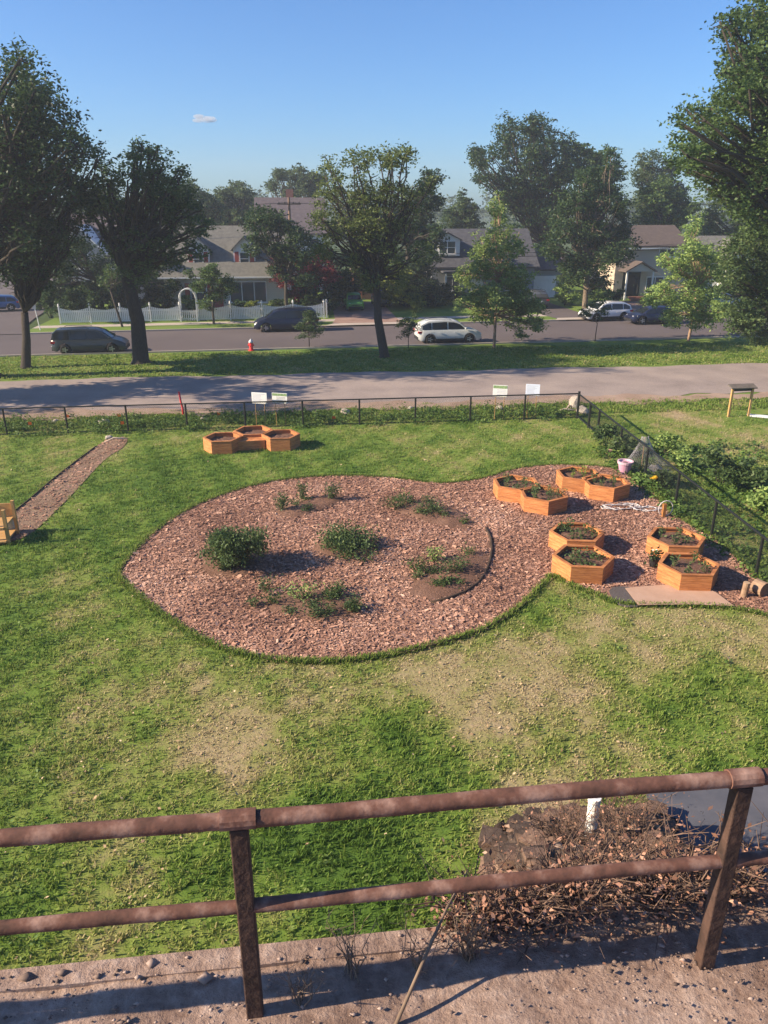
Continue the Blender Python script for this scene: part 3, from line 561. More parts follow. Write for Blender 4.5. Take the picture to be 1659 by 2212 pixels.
for lab, px, Y, r, h, mt, sx in [
  ('dark rounded shrub behind the white fence at its left end', 165, 72.5, 1.6, 1.8, 'dark', 1.4), ('dark leafy shrub behind the white fence beside the thick trunk', 235, 72.6, 1.5, 1.7, 'mid', 1.2),
  ('dark shrub under the cottage side window behind the fence', 345, 72.3, 1.5, 1.9, 'dark', 1.2), ('bright green shrub inside the white garden arch', 410, 74.5, 1.0, 1.9, 'light', 1.0),
  ('green shrub below the cottage picture window', 520, 73.2, 1.4, 1.5, 'mid', 1.3), ('light green shrub behind the fence in front of the blue van', 560, 72.6, 1.2, 1.4, 'yellowgreen', 1.0),
  ('mixed dark shrub beside the utility pole foot', 610, 73.0, 1.3, 1.6, 'olive', 1.2), ('dark shrub behind the fence corner by the driveway', 690, 74.5, 1.5, 1.9, 'dark', 1.3),
  ('dark hedge-like shrub under the yellow green tree', 880, 79, 1.8, 2.2, 'dark', 1.4), ('tall dark shrub under the conifer', 945, 80.5, 1.6, 2.6, 'conifer', 1.2),
  ('small golden shrub at the lawn edge by the driveway', 905, 74.5, .7, .9, 'yellowgreen', 1.0), ('dark shrub in shade before the dormer house porch', 985, 80.0, 1.5, 1.9, 'dark', 1.4),
  ('bright green broad leaved shrub left of the pale trunked tree', 1222, 78.5, 1.4, 2.0, 'light', 1.2), ('green shrub right of the pale trunked tree', 1298, 79.5, 1.3, 1.5, 'light', 1.2),
  ('dark shrub beside the brick steps', 1325, 81, 1.0, 1.2, 'dark', 1.0), ('light shrub right of the brick walk by the beige house', 1415, 80.0, 1.4, 1.7, 'light', 1.2),
  ('dark low shrub at the kerb right of the white hatchback', 1420, 69.5, 1.3, 1.6, 'dark', 1.3), ('dark green shrub at the foot of the white house', 1580, 80, 1.7, 1.9, 'mid', 1.5),
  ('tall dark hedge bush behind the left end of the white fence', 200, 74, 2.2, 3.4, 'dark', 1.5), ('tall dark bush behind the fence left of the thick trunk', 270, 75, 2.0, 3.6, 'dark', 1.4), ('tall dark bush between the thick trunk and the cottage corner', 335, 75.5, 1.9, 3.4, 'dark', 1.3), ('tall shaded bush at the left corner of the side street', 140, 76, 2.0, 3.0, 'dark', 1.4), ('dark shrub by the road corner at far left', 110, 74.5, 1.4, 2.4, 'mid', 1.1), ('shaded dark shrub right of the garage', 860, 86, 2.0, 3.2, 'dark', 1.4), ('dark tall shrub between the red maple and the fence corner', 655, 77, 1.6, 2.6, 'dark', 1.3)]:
    b_ = T(at(px, 660, Y).x, Y); b_.z = .1
    shrub(lab, b_, r, h, int(1500*r*h*.6), .13, mt, SG, sx=sx)
# far wood at the horizon
cl = [(Vector((random.uniform(-190, 260), random.uniform(230, 420), random.uniform(4, 11))), random.uniform(4, 7)) for _ in range(150)]
P, t = crown_points(cl, 52000, nsub=5, sub_r=.4); V = leaf_cloud(P, .62)
o = fast_mesh('distant_wood', V, np.arange(len(V)).reshape(-1, 4), LM['far'], None, t); o['kind'] = 'stuff'
# ------------------------------------------------------------------ houses
M_sid_cream = mat('cream siding', (.50,.46,.39), (.56,.52,.45), 1.5, .8, .2, stretch=(.2,.2,9), bscale=4)
M_sid_beige = mat('beige siding', (.44,.36,.28), (.50,.42,.33), 1.5, .8, .2, stretch=(.2,.2,9), bscale=4)
M_sid_white = mat('white siding', (.64,.64,.63), (.7,.7,.69), 1.5, .8, .2, stretch=(.2,.2,9), bscale=4)
M_sid_grey = mat('grey siding', (.26,.27,.29), (.32,.33,.35), 1.5, .8, .2, stretch=(.2,.2,9), bscale=4)
M_roof_grey = mat('grey shingles', (.12,.117,.105), (.185,.178,.158), 3, .95, .4, bscale=14)
M_roof_mauve = mat('mauve shingles', (.085,.07,.076), (.135,.11,.117), 3, .95, .4, bscale=14)
M_roof_dark = mat('dark shingles', (.055,.055,.065), (.10,.10,.11), 3, .95, .4, bscale=14)
M_roof_brown = mat('brown shingles', (.085,.066,.058), (.13,.10,.088), 3, .95, .4, bscale=14)
M_brick = mat('red brick', (.24,.09,.06), (.36,.16,.11), 4, .9, .4)
M_shut = mat('red shutters', (.38,.085,.07), rough=.7)
M_pane = mat('window pane', (.05,.065,.075), rough=.05, spec=.8)
def roof_x(b, x0, x1, y0, y1, ze, zr, over=.35, th=.16, mi=0):     # ridge runs left-right
    ym = (y0+y1)/2; s = (zr-ze)/(ym-y0); a0 = y0-over; za = ze-over*s; a1 = y1+over
    b.prism_x([(a0, za), (ym, zr), (ym, zr+th*1.2), (a0, za+th)], x0-over, x1+over, mi)
    b.prism_x([(ym+.002, zr), (a1, za), (a1, za+th), (ym+.002, zr+th*1.2)], x0-over, x1+over, mi)
def roof_y(b, x0, x1, y0, y1, ze, zr, over=.3, th=.14, mi=0):      # ridge runs front-back
    xm = (x0+x1)/2; s = (zr-ze)/(xm-x0); a0 = x0-over; za = ze-over*s; a1 = x1+over
    b.prism_y([(a0, za), (xm, zr), (xm, zr+th*1.2), (a0, za+th)], y0-over, y1, mi)
    b.prism_y([(xm+.002, zr), (a1, za), (a1, za+th), (xm+.002, zr+th*1.2)], y0-over, y1, mi)
def window(parent, x, z, w_, h, y, nx=1, nz=1, fm=None):            # stands in a wall facing the street
    fm = fm or M_whitep; t = .07; b = MB()
    b.box((x-w_/2+t/2, y-.04, z), (t, .09, h)); b.box((x+w_/2-t/2, y-.04, z), (t, .09, h))
    b.box((x, y-.04, z+h/2-t/2), (w_-2*t, .088, t)); b.box((x, y-.04, z-h/2+t/2), (w_-2*t, .088, t))
    for i in range(1, nx): b.box((x-w_/2+w_*i/nx, y-.045, z), (.07, .07, h-2*t))
    for i in range(1, nz): b.box((x, y-.042, z-h/2+h*i/nz), (w_-2*t, .06, .05))
    f = b.build('window', fm, parent)
    MB().box((x, y-.012, z), (w_-2*t-.002, .03, h-2*t-.002)).build('pane', M_pane, f)
    MB().box((x, y-.08, z-h/2-.045), (w_+.14, .16, .08)).build('sill', fm, f)
    return f
def door(parent, x, z0, w_, h, y, m):
    d = MB().box((x, y-.03, z0+h/2), (w_, .08, h)).build('door', m, parent)
    MB().box((x+w_*.36, y-.09, z0+h*.47), (.05, .05, .14)).build('handle', M_chrome, d); return d
def dormer(root, x, w_, y0, y1, z0, ze, zr, wall, roofm, shut=None, ww=.95, wh=1.1, nx=1):
    b = MB(); b.prism_y([(x-w_/2, z0), (x+w_/2, z0), (x+w_/2, ze), (x, zr), (x-w_/2, ze)], y0, y1); d = b.build('dormer', wall, root)
    r_ = MB(); roof_y(r_, x-w_/2, x+w_/2, y0, y1, ze, zr+.02, .22, .10); r_.build('dormer_roof', roofm, d)
    window(d, x, (z0+ze)/2+.05, ww, wh, y0-.004, nx, 2)
    if shut:
        for s in (-1, 1): MB().box((x+s*(ww/2+.24), y0-.03, (z0+ze)/2+.05), (.36, .05, wh+.05)).build('shutter', shut, d)
    return d
# cottage with two red shuttered dormers
Y0 = 75.0; xl, xr = at(362, 690, Y0).x, at(622, 690, Y0).x; Wd = xr-xl
h = empty('cottage', (xl, Y0, .1), 'cream cottage with grey shingle roof and two red shuttered dormers', 'house')
MB().prism_x([(0, 0), (9, 0), (9, 3.55), (4.5, 7.35), (0, 3.55)], 0, Wd).build('wall', M_sid_cream, h)
b = MB(); roof_x(b, 0, Wd, 0, 9, 3.6, 7.5, .45); rf = b.build('roof', M_roof_grey, h)
MB().box((Wd*.72, 5.6, 7.6), (.7, .7, 1.7)).build('chimney', M_brick, rf)
for px in (427, 527): dormer(h, at(px, 540, Y0+1).x-xl, 2.0, 1.0, 4.2, 3.9, 5.75, 6.7, M_whitep, M_roof_grey, M_shut, .9, 1.2)
window(h, at(535, 610, Y0).x-xl, 2.0, 3.4, 1.9, -.004, 3, 1); window(h, at(428, 612, Y0).x-xl, 2.0, 1.5, 1.6, -.004, 1, 2)
for s in (-1, 1): MB().box((at(428, 612, Y0).x-xl+s*1.02, -.03, 2.0), (.42, .05, 1.65)).build('shutter', M_shut, h)
door(h, at(470, 640, Y0).x-xl, .35, 1.0, 2.1, -.004, M_shut); MB().box((at(470, 640, Y0).x-xl, -.6, .17), (1.8, 1.15, .34)).build('step', M_conc, h)
MB().box((Wd/2, -.47, 3.32), (Wd+.9, .1, .14)).build('gutter', M_white, h)
# tall house with mauve roof behind
Y0 = 97.0; xl, xr = at(562, 560, Y0).x, at(700, 560, Y0).x; Wd = xr-xl; ze = at(600, 502, Y0).z; zr = at(600, 432, Y0+5).z
h = empty('tall_house', (xl, Y0, .1), 'tall house with mauve roof and brick chimney behind the cottage', 'house')
MB().prism_x([(0, 0), (10, 0), (10, ze-.1), (5, zr-.25), (0, ze-.1)], 0, Wd).build('wall', M_sid_white, h)
b = MB(); roof_x(b, 0, Wd, 0, 10, ze, zr, .5); rf = b.build('roof', M_roof_mauve, h)
MB().box((Wd*.5, 5.4, zr+.3), (.9, .8, 1.6)).build('chimney', M_brick, rf)
wz = MB(); xa = at(528, 500, Y0-3).x-xl; wz.prism_y([(xa, 0), (xa+3.4, 0), (xa+3.4, ze-.6), (xa+1.7, ze+1.0), (xa, ze-.6)], -3.0, 6); g = wz.build('wing', M_sid_white, h)
b = MB(); roof_y(b, xa, xa+3.4, -3.0, 6, ze-.55, ze+1.12, .35); b.build('wing_roof', M_roof_mauve, g); window(g, xa+1.7, ze-1.5, 1.0, 1.4, -3.004, 1, 2)
for q in (.25, .55, .85): window(h, Wd*q, ze-1.5, 1.1, 1.5, -.004, 1, 2)
# house with the white dormer and dark roof
Y0 = 84.0; xl, xr = at(932, 650, Y0).x, at(1150, 650, Y0).x; Wd = xr-xl
h = empty('dormer_house', (xl, Y0, .1), 'dark roofed house with one white gabled dormer behind the pale young tree', 'house')
zr = at(980, 500, Y0+5).z
MB().prism_x([(0, 0), (10, 0), (10, 3.5), (5, zr-.25), (0, 3.5)], 0, Wd).build('wall', M_sid_grey, h)
b = MB(); roof_x(b, 0, Wd, 0, 10, 3.6, zr, .45); b.build('roof', M_roof_dark, h)
xd = at(966, 530, Y0+1).x-xl; dormer(h, xd, 2.7, .9, 4.4, at(966, 553, Y0+1).z-.1, at(966, 520, Y0+1).z, at(966, 506, Y0+1).z, M_whitep, M_roof_dark, None, 1.8, 1.3, 2)
MB().box((Wd*.35, -1.1, 3.05), (Wd*.55, 2.1, .16)).build('porch_roof', M_roof_dark, h)
for q in (.1, .35, .6): MB().box((Wd*q, -2.0, 1.48), (.16, .16, 2.95)).build('porch_post', M_white, h)
window(h, Wd*.2, 1.75, 1.6, 1.5, -.004, 2, 1); window(h, Wd*.8, 1.75, 1.8, 1.5, -.004, 2, 1); door(h, Wd*.45, .1, 1.0, 2.1, -.004, M_whitep)
# low grey garage seen between the trees
Y0 = 86.0; xl, xr = at(1128, 650, Y0).x, at(1215, 650, Y0).x; Wd = xr-xl
h = empty('garage', (xl, Y0, .1), 'low grey garage with shallow roof at the end of the asphalt drive', 'garage')
zr = at(1165, 535, Y0+3).z; MB().prism_x([(0, 0), (7, 0), (7, 3.0), (3.5, zr-.2), (0, 3.0)], 0, Wd).build('wall', M_sid_grey, h)
b = MB(); roof_x(b, 0, Wd, 0, 7, 3.1, zr, .4); b.build('roof', M_roof_mauve, h); MB().box((Wd*.5, -.03, 1.15), (2.7, .08, 2.3)).build('garage_door', M_whitep, h)
# beige two storey house
Y0 = 84.0; xl, xr = at(1322, 648, Y0).x, at(1468, 648, Y0).x; Wd = xr-xl; ze = at(1420, 532, Y0).z; zr = at(1420, 492, Y0+4.5).z
h = empty('beige_house', (xl, Y0, .1), 'beige two storey house with brown roof and a dark panel for the porch shade', 'house')
MB().prism_x([(0, 0), (9, 0), (9, ze-.1), (4.5, zr-.25), (0, ze-.1)], 0, Wd).build('wall', M_sid_beige, h)
b = MB(); roof_x(b, 0, Wd, 0, 9, ze, zr, .45); rf = b.build('roof', M_roof_brown, h)
window(h, at(1441, 544, Y0).x-xl, at(1441, 545, Y0).z, 1.9, 1.15, -.004, 2, 1); window(h, at(1350, 544, Y0).x-xl, at(1441, 545, Y0).z, 1.6, 1.15, -.004, 2, 1)
window(h, at(1413, 618, Y0).x-xl, at(1413, 617, Y0).z, 2.0, 1.7, -.004, 2, 1)
xp = at(1362, 620, Y0).x-xl; MB().box((xp, -.02, 1.6), (2.0, .06, 2.7)).build('porch_shade_panel', M_glass, h); door(h, xp-.1, .4, 1.0, 2.1, -.055, mat('dark door', (.03,.025,.025), rough=.5))  # flat dark panel on the wall stands in for shade inside the porch
b = MB(); roof_y(b, xp-1.4, xp+1.7, -1.9, -.02, 3.0, 3.85, .2, .12); p = b.build('porch_roof', M_roof_brown, h)
MB().prism_y([(xp-1.4, 2.95), (xp+1.7, 2.95), (xp+.15, 3.8)], -1.85, -1.75).build('porch_gable', M_sid_cream, p)
for q in (-1.3, 1.6): MB().box((xp+q, -1.75, 1.47), (.16, .16, 2.94)).build('porch_post', M_white, h)
for k in range(3): MB().box((xp+.1, -2.2-.32*k, .11+.12*(2-k)), (2.4, .318, .14)).build('step', M_brick, h)
MB().box((Wd/2, -.47, ze-.3), (Wd+.9, .1, .14)).build('gutter', M_white, h)
# white house at the right
Y0 = 84.0; xl, xr = at(1535, 640, Y0).x, at(1690, 640, Y0).x; Wd = xr-xl; ze = at(1600, 565, Y0).z; zr = at(1600, 515, Y0+4).z
h = empty('white_house', (xl, Y0, .1), 'white house mostly hidden by leaves at the right edge', 'house')
MB().prism_x([(0, 0), (9, 0), (9, ze-.1), (4.5, zr-.2), (0, ze-.1)], 0, Wd).build('wall', M_sid_white, h)
b = MB(); roof_x(b, 0, Wd, 0, 9, ze, zr, .45); b.build('roof', M_roof_grey, h)
xg = Wd*.3; g = MB().prism_y([(xg-2, 0), (xg+2, 0), (xg+2, ze), (xg, ze+1.9), (xg-2, ze)], -1.6, 4).build('gable_wing', M_sid_white, h); b = MB(); roof_y(b, xg-2, xg+2, -1.6, 4, ze+.05, ze+2.05, .3); b.build('wing_roof', M_roof_grey, g)
window(g, xg, ze-.7, 1.4, 1.3, -1.604, 1, 2); window(h, Wd*.75, 1.9, 2.0, 1.5, -.004, 2, 1); window(h, Wd*.75, ze-1.0, 1.4, 1.2, -.004, 2, 1); door(h, Wd*.55, .2, 1.0, 2.1, -.004, M_shut)
# house at the left behind the dark trees
Y0 = 87.0; xl, xr = at(150, 640, Y0).x, at(300, 640, Y0).x; Wd = xr-xl; ze = at(200, 545, Y0).z; zr = at(200, 470, Y0+5).z
h = empty('corner_house', (xl, Y0, .1), 'grey house with white gable edges behind the trees at left', 'house')
MB().prism_x([(0, 0), (10, 0), (10, ze-.1), (5, zr-.25), (0, ze-.1)], 0, Wd).build('wall', M_sid_grey, h)
b = MB(); roof_x(b, 0, Wd, 0, 10, ze, zr, .5); b.build('roof', M_roof_mauve, h)
xg = Wd*.3; g = MB().prism_y([(xg-2.2, 0), (xg+2.2, 0), (xg+2.2, ze), (xg, ze+2.2), (xg-2.2, ze)], -1.4, 5).build('gable_wing', M_sid_grey, h); b = MB(); roof_y(b, xg-2.2, xg+2.2, -1.4, 5, ze+.05, ze+2.4, .35, .16); b.build('wing_roof', M_white, g)
window(g, xg, ze-.9, 1.4, 1.4, -1.404, 1, 2); window(h, Wd*.75, ze-1.1, 1.4, 1.4, -.004, 1, 2); window(h, Wd*.75, 1.9, 1.8, 1.5, -.004, 2, 1); door(h, Wd*.58, .2, 1.0, 2.1, -.004, M_shut)
# low brick garage beyond the green car
Y0 = 86.0; xl, xr = at(765, 650, Y0).x, at(850, 650, Y0).x; Wd = xr-xl
h = empty('brick_garage', (xl, Y0, .1), 'small brown brick garage at the end of the shaded driveway', 'garage')
MB().prism_y([(0, 0), (Wd, 0), (Wd, 2.6), (Wd/2, 4.2), (0, 2.6)], 0, 6).build('wall', M_brick, h); b = MB(); roof_y(b, 0, Wd, 0, 6, 2.65, 4.35, .3); b.build('roof', M_roof_brown, h)
MB().box((Wd/2, -.03, 1.1), (2.6, .08, 2.2)).build('garage_door', mat('brown door', (.16,.09,.07), rough=.7), h)
# ------------------------------------------------------------------ vehicles
def car(name, label, loc, rz, paint, L=4.7, Wd=1.86, kind='suv', Ht=1.68, cat='car', group='parked cars'):
    """nose towards local +x; built with wheel arches, glazed cabin, lamps, wheels"""
    r = empty(name, loc, label, cat, group, rz); hw = Wd/2
    wr = .36; wx = (L*.5-.93, -L*.5+.86)
    P = {'suv': dict(belt=1.02, nose=.86, cow=.80, tail=1.02, roof=[(-.49,1.06),(-.455,1.40),(-.34,1.63),(-.08,1.68),(.06,1.64),(.14,1.54),(.275,1.04)]),
         'van': dict(belt=1.04, nose=.80, cow=.82, tail=1.06, roof=[(-.495,1.08),(-.475,1.5),(-.42,1.72),(-.1,1.76),(.10,1.70),(.19,1.55),(.33,1.05)]),
         'hatch': dict(belt=.93, nose=.78, cow=.76, tail=.95, roof=[(-.49,.97),(-.44,1.2),(-.33,1.45),(-.08,1.52),(.06,1.47),(.14,1.36),(.29,.95)])}[kind]
    sc = Ht/max(z for _, z in P['roof']); rp = [(x*L, z*sc) for x, z in P['roof']]; belt = P['belt']*sc; xw0, xw1 = rp[0][0], rp[-1][0]
    # lower body: cross-sections along the length, bottom edge arched over the wheels
    n = 56; sec = []
    for i in range(n+1):
        x = -L/2+L*i/n; t = x/(L/2)
        zb = .24
        for q in wx:
            d = abs(x-q); rr = wr+.075
            if d < rr: zb = max(zb, wr+math.sqrt(rr*rr-d*d)-.02)
        e = max(0, abs(t)-.80)/.20; wv = hw*(1-.16*e**2.2)
        if abs(t) > .93: zb = max(zb, .24+.12*(abs(t)-.93)/.07)
        if x > xw1: k = (x-xw1)/(L/2-xw1); zt = belt*(1-k)+P['nose']*sc*k-.16*k**5
        else: zt = belt
        if x < -L/2+.12: zt -= .03
        zm = max(zb+.03, .58*sc); zt = max(zt, zm+.08)
        sec.append([(x,-wv*.94,zb),(x,-wv,max(zb+.01,.36)),(x,-wv,zm),(x,-wv*.955,zt-.07),(x,-wv*.90,zt),(x,-wv*.4,zt+.02),(x,wv*.4,zt+.02),(x,wv*.90,zt),(x,wv*.955,zt-.07),(x,wv,zm),(x,wv,max(zb+.01,.36)),(x,wv*.94,zb)])
    b = MB(); m = len(sec[0]); b.add([p for s in sec for p in s], [(i*m+k, (i+1)*m+k, (i+1)*m+k+1, i*m+k+1) for i in range(n) for k in range(m-1)]+[(i*m+m-1, (i+1)*m+m-1, (i+1)*m, i*m) for i in range(n)]+[tuple(range(m)), tuple(n*m+k for k in range(m-1, -1, -1))])
    # cabin shell in body colour
    cs = []; wb, wt = hw*.90, hw*.70; zr = max(z for _, z in rp)
    def wid(z): return wb+(wt-wb)*max(0, (z-belt))/(zr-belt)
    for x, z in rp:
        w_ = wid(z); cs.append([(x,-wb,belt-.02),(x,-w_,z-.04),(x,-w_*.88,z),(x,0,z+.025),(x,w_*.88,z),(x,w_,z-.04),(x,wb,belt-.02)])
    m2 = 7; k0 = len(cs); b.add([p for s in cs for p in s], [(i*m2+k, (i+1)*m2+k, (i+1)*m2+k+1, i*m2+k+1) for i in range(k0-1) for k in range(m2-1)])
    body = b.build('body', paint, r, smooth=True)
    es = body.modifiers.new('edge', 'EDGE_SPLIT'); es.split_angle = R(38)
    # glass, a few millimetres proud of the shell
    def zroof(x):
        for (xa, za), (xb, zb_) in zip(rp, rp[1:]):
            if xa <= x <= xb: return za+(zb_-za)*(x-xa)/(xb-xa)
        return belt
    cuts = {'suv': [(-.44,-.30),(-.285,-.05),(-.03,.235)], 'van': [(-.46,-.26),(-.24,-.02),(.0,.28)], 'hatch': [(-.42,-.24),(-.22,.0),(.02,.25)]}[kind]
    for s in (-1, 1):
        for a, c in cuts:
            g = MB(); top = []; bot = []
            for i in range(7):
                x = (a+(c-a)*i/6)*L; z = max(belt+.03, min(zroof(x), zr)-.13); z = min(z, zroof(x)-.10) if zroof(x)-.10 > belt+.03 else belt+.03
                bot.append((x, s*(wb+.012), belt+.02)); top.append((x, s*(wid(z+.04)+.012), z))
            g.add(bot+top, [(i, i+1, 8+i, 7+i) for i in range(6)]); g.build('side_window', M_glass, r)
    def slope_glass(name, pa, pb, inset):
        (xa, za), (xb, zb_) = pa, pb; g = MB(); d = Vector((zb_-za, 0, -(xb-xa))).normalized(); d = -d if d.z < 0 else d
        a = Vector((xa, 0, za)).lerp(Vector((xb, 0, zb_)), .06)+d*.02; c = Vector((xa, 0, za)).lerp(Vector((xb, 0, zb_)), .94)+d*.02
        wa, wc = wid(za)*inset, wid(zb_)*inset
        g.add([(a.x,-wa,a.z),(c.x,-wc,c.z),(c.x+d.x*.03,0,c.z+d.z*.03),(c.x,wc,c.z),(a.x,wa,a.z),(a.x+d.x*.03,0,a.z+d.z*.03)], [(0,1,2,5),(5,2,3,4)]); return g.build(name, M_glass, r)
    slope_glass('windshield', rp[-2], rp[-1], .86); slope_glass('rear_window', rp[0], rp[2], .84)
    # wheels
    for x in wx:
        for s in (-1, 1):
            c = (x, s*(hw-.115), wr); t = MB(); t.lathe([(wr*.62,-.11),(wr*.95,-.11),(wr,-.07),(wr,.07),(wr*.95,.11),(wr*.62,.11)], c, 22, axis='y'); wh = t.build('wheel', M_tyre, r, smooth=True)
            q = MB(); q.lathe([(wr*.66,-.09),(wr*.66,.085*1),(wr*.60,.10)], c, 18, axis='y')
            for k in range(5):
                a = 2*math.pi*k/5; q.box((c[0]+math.cos(a)*wr*.3, c[1]+s*.105, c[2]+math.sin(a)*wr*.3), (.06 if abs(math.cos(a)) < .5 else wr*.5, .02, wr*.5 if abs(math.cos(a)) < .5 else .07))
            q.build('rim', M_rim, wh)
    # trim
    b = MB()
    for s in (-1, 1): b.box(((wx[0]+wx[1])/2, s*(hw-.005), .33), (wx[0]-wx[1]-2*wr-.12, .05, .16))
    b.box((L/2-.05, 0, .38), (.16, Wd*.80, .2)); b.box((-L/2+.05, 0, .40), (.16, Wd*.80, .22)); b.build('cladding', M_plast, r)
    for s in (-1, 1):
        MB().hexa([(L/2-.42,s*hw*.90-.05,.66*sc),(L/2-.12,s*hw*.62-.05,.64*sc),(L/2-.10,s*hw*.62+.06,.64*sc),(L/2-.40,s*hw*.90+.06,.66*sc)], [(L/2-.46,s*hw*.90-.05,.80*sc),(L/2-.13,s*hw*.62-.05,.76*sc),(L/2-.11,s*hw*.62+.06,.76*sc),(L/2-.44,s*hw*.90+.06,.80*sc)]).build('headlight', M_lamp, r)
        MB().box((-L/2+.14, s*hw*.80, .86*sc), (.34, .26, .15)).build('taillight', M_redl, r)
        MB().box((xw1-.18, s*(hw+.06), belt+.08), (.14, .2, .13)).build('mirror', paint, r, bevel=.03)
        for q in (-.16, .08): MB().box((q*L, s*(hw+.004), belt-.2), (.2, .03, .035)).build('handle', paint, r)
    MB().box((-L/2-.012, 0, .72*sc), (.02, .42, .14)).build('number_plate', M_plate, r); MB().box((L/2-.03, 0, .56*sc), (.06, .8, .12)).build('grille', M_plast, r)
    if kind != 'hatch':
        b = MB()
        for s in (-1, 1): b.tube([(-.36*L, s*wt*.93, zr+.00), (-.33*L, s*wt*.93, zr+.055), (-.02*L, s*wt*.93, zr+.05), (.02*L, s*wt*.93, zr-.01)], .018, 5)
        b.build('roof_rail', M_plast, r)
    return r
def paint(n, c): return mat(n, c, rough=.32, spec=.4, coat=.35)
cr = math.atan(.042)
def mid(x0, x1, y, dy=.9): a = (G(x0, y)+G(x1, y))/2; return Vector((a.x, a.y+dy, 0))
car('suv', 'dark grey van-like car parked on the near kerb at left', mid(118, 268, 766), cr, paint('charcoal paint', (.03,.038,.043)), 4.85, 1.9, 'van', 1.72)
v = mid(552, 684, 717); car('minivan', 'navy blue minivan parked facing left at the far kerb', v, math.pi+cr, paint('navy paint', (.008,.012,.032)), 5.1, 1.98, 'van', 1.78)
car('suv', 'silver white sport utility car parked on the near kerb facing right', mid(901, 1042, 743), cr, paint('silver white paint', (.58,.60,.60)), 4.75, 1.88, 'suv', 1.70)
v = mid(1257, 1370, 694); car('hatchback', 'white hatchback car with dark glass parked at the far kerb facing left', v, math.pi+cr+.12, paint('white paint gloss', (.72,.72,.73)), 4.5, 1.82, 'suv', 1.60)
v = G(767, 676); car('hatchback', 'bright green hatchback nose-out in the brick driveway', (v.x, v.y+2.1, .12), -math.pi/2+.03, paint('green paint', (.12,.36,.06)), 4.1, 1.74, 'hatch', 1.55)
v = G(829, 668); car('hatchback', 'pale grey car half hidden behind the leaning trunk in the driveway', (v.x, v.y+2.3, .12), -math.pi/2, paint('pale grey paint', (.30,.31,.34)), 4.3, 1.78, 'hatch', 1.5)
v = G(1166, 670); car('suv', 'dark grey car seen from behind with red tail lamps on the asphalt drive', (v.x, v.y+2.2, .12), math.pi/2, paint('dark grey paint', (.07,.075,.085)), 4.6, 1.85, 'suv', 1.66)
v = G(1412, 700); car('hatchback', 'dark blue car in shade behind the low kerb shrub', (v.x, v.y+.5, 0.0), math.pi+cr, paint('dark blue paint', (.015,.02,.05)), 4.4, 1.8, 'hatch', 1.48)
v = G(1556, 668); car('hatchback', 'silver grey car in front of the white house at right', (v.x, v.y+.5, .12), cr, paint('silver grey paint', (.4,.42,.46)), 4.5, 1.8, 'hatch', 1.5)
v = G(8, 672); car('hatchback', 'blue car on the side street at the left edge', (v.x-.6, v.y, .03), math.pi+.25, paint('blue paint', (.03,.09,.25)), 4.4, 1.8, 'hatch', 1.48)
# ------------------------------------------------------------------ fences and street furniture
YF, ZF = 34.55, 1.19
def chain(mb, p, q, z0, z1, step=.075, r=.0028):      # woven wire between two points
    p, q = Vector(p), Vector(q); L = (q-p).length; d = (q-p)/L; h = z1-z0
    k = -h
    while k < L:
        for s in (1, -1):
            a0, a1 = (k, k+h) if s == 1 else (k+h, k)
            za, zb = z0, z1; A, B = a0, a1
            def clipz(A, za, B, zb, lim, hi):
                t = (lim-A)/(B-A); return lim, za+(zb-za)*t
            if A < 0: A2, za2 = clipz(A, za, B, zb, 0, 0); A, za = A2, za2
            if B < 0: B2, zb2 = clipz(A, za, B, zb, 0, 0); B, zb = B2, zb2
            if A > L: A, za = clipz(A, za, B, zb, L, 1)
            if B > L: B, zb = clipz(A, za, B, zb, L, 1)
            if abs(B-A) < .02: continue
            n = Vector((-d.y, d.x, 0))*(.003*s)
            mb.tube([p+d*A+n+Vector((0,0,za)), p+d*B+n+Vector((0,0,zb))], r, 3, cap=False)
        k += step
f = empty('chain_link_fence', (13.2, YF, 0), 'black chain link fence along the gravel path at the back of the garden', 'fence')
xs = [13.2-2.6*k for k in range(14)]
for i, x in enumerate(xs):
    MB().tube([(x-13.2, 0, -.1), (x-13.2, 0, ZF+(.1 if i == 0 else 0))], .06 if i == 0 else .042, 8).build('post', M_blk, f)
MB().tube([(xs[-1]-13.2, 0, ZF), (0, 0, ZF)], .03, 6).build('top_rail', M_blk, f)
MB().tube([(xs[-1]-13.2, 0, .06), (0, 0, .06)], .012, 4).build('tension_wire', M_blk, f)
b = MB(); chain(b, (xs[-1]-13.2, .03, 0), (0, .03, 0), .05, ZF-.02); b.build('wire_mesh', M_blk, f)
def sx(y): return 13.2-(YF-y)*.06
ys = [32.75, 31.45, 28.6, 25.8, 23.0, 20.3, 17.6, 14.9, 12.2]
f = empty('chain_link_fence', (13.2, YF, 0), 'black chain link fence running towards the railway beside the raised beds', 'fence')
for i, y in enumerate(ys):
    MB().tube([(sx(y)-13.2, y-YF, -.1), (sx(y)-13.2, y-YF, ZF)], .055 if i < 2 else .045, 8).build('post', M_blk, f)
MB().tube([(0, 0, ZF-.03), (sx(12.2)-13.2, 12.2-YF, ZF-.03)], .036, 6).build('top_rail', M_blk, f)
b = MB(); chain(b, (sx(31.45)-13.2, 31.45-YF, 0), (sx(12.2)-13.2, 12.2-YF, 0), .05, ZF-.05); b.build('wire_mesh', M_blk, f)
g = MB(); g.tube([(0,-.06,.1),(sx(31.45)-13.2,31.45-YF,.1)], .03, 6)
gt = g.build('gate_rail', M_blk, f); b = MB(); chain(b, (0, -.1, 0), (sx(31.45)-13.2, 31.45-YF, 0), .12, ZF-.05); b.build('gate_mesh', M_blk, gt)
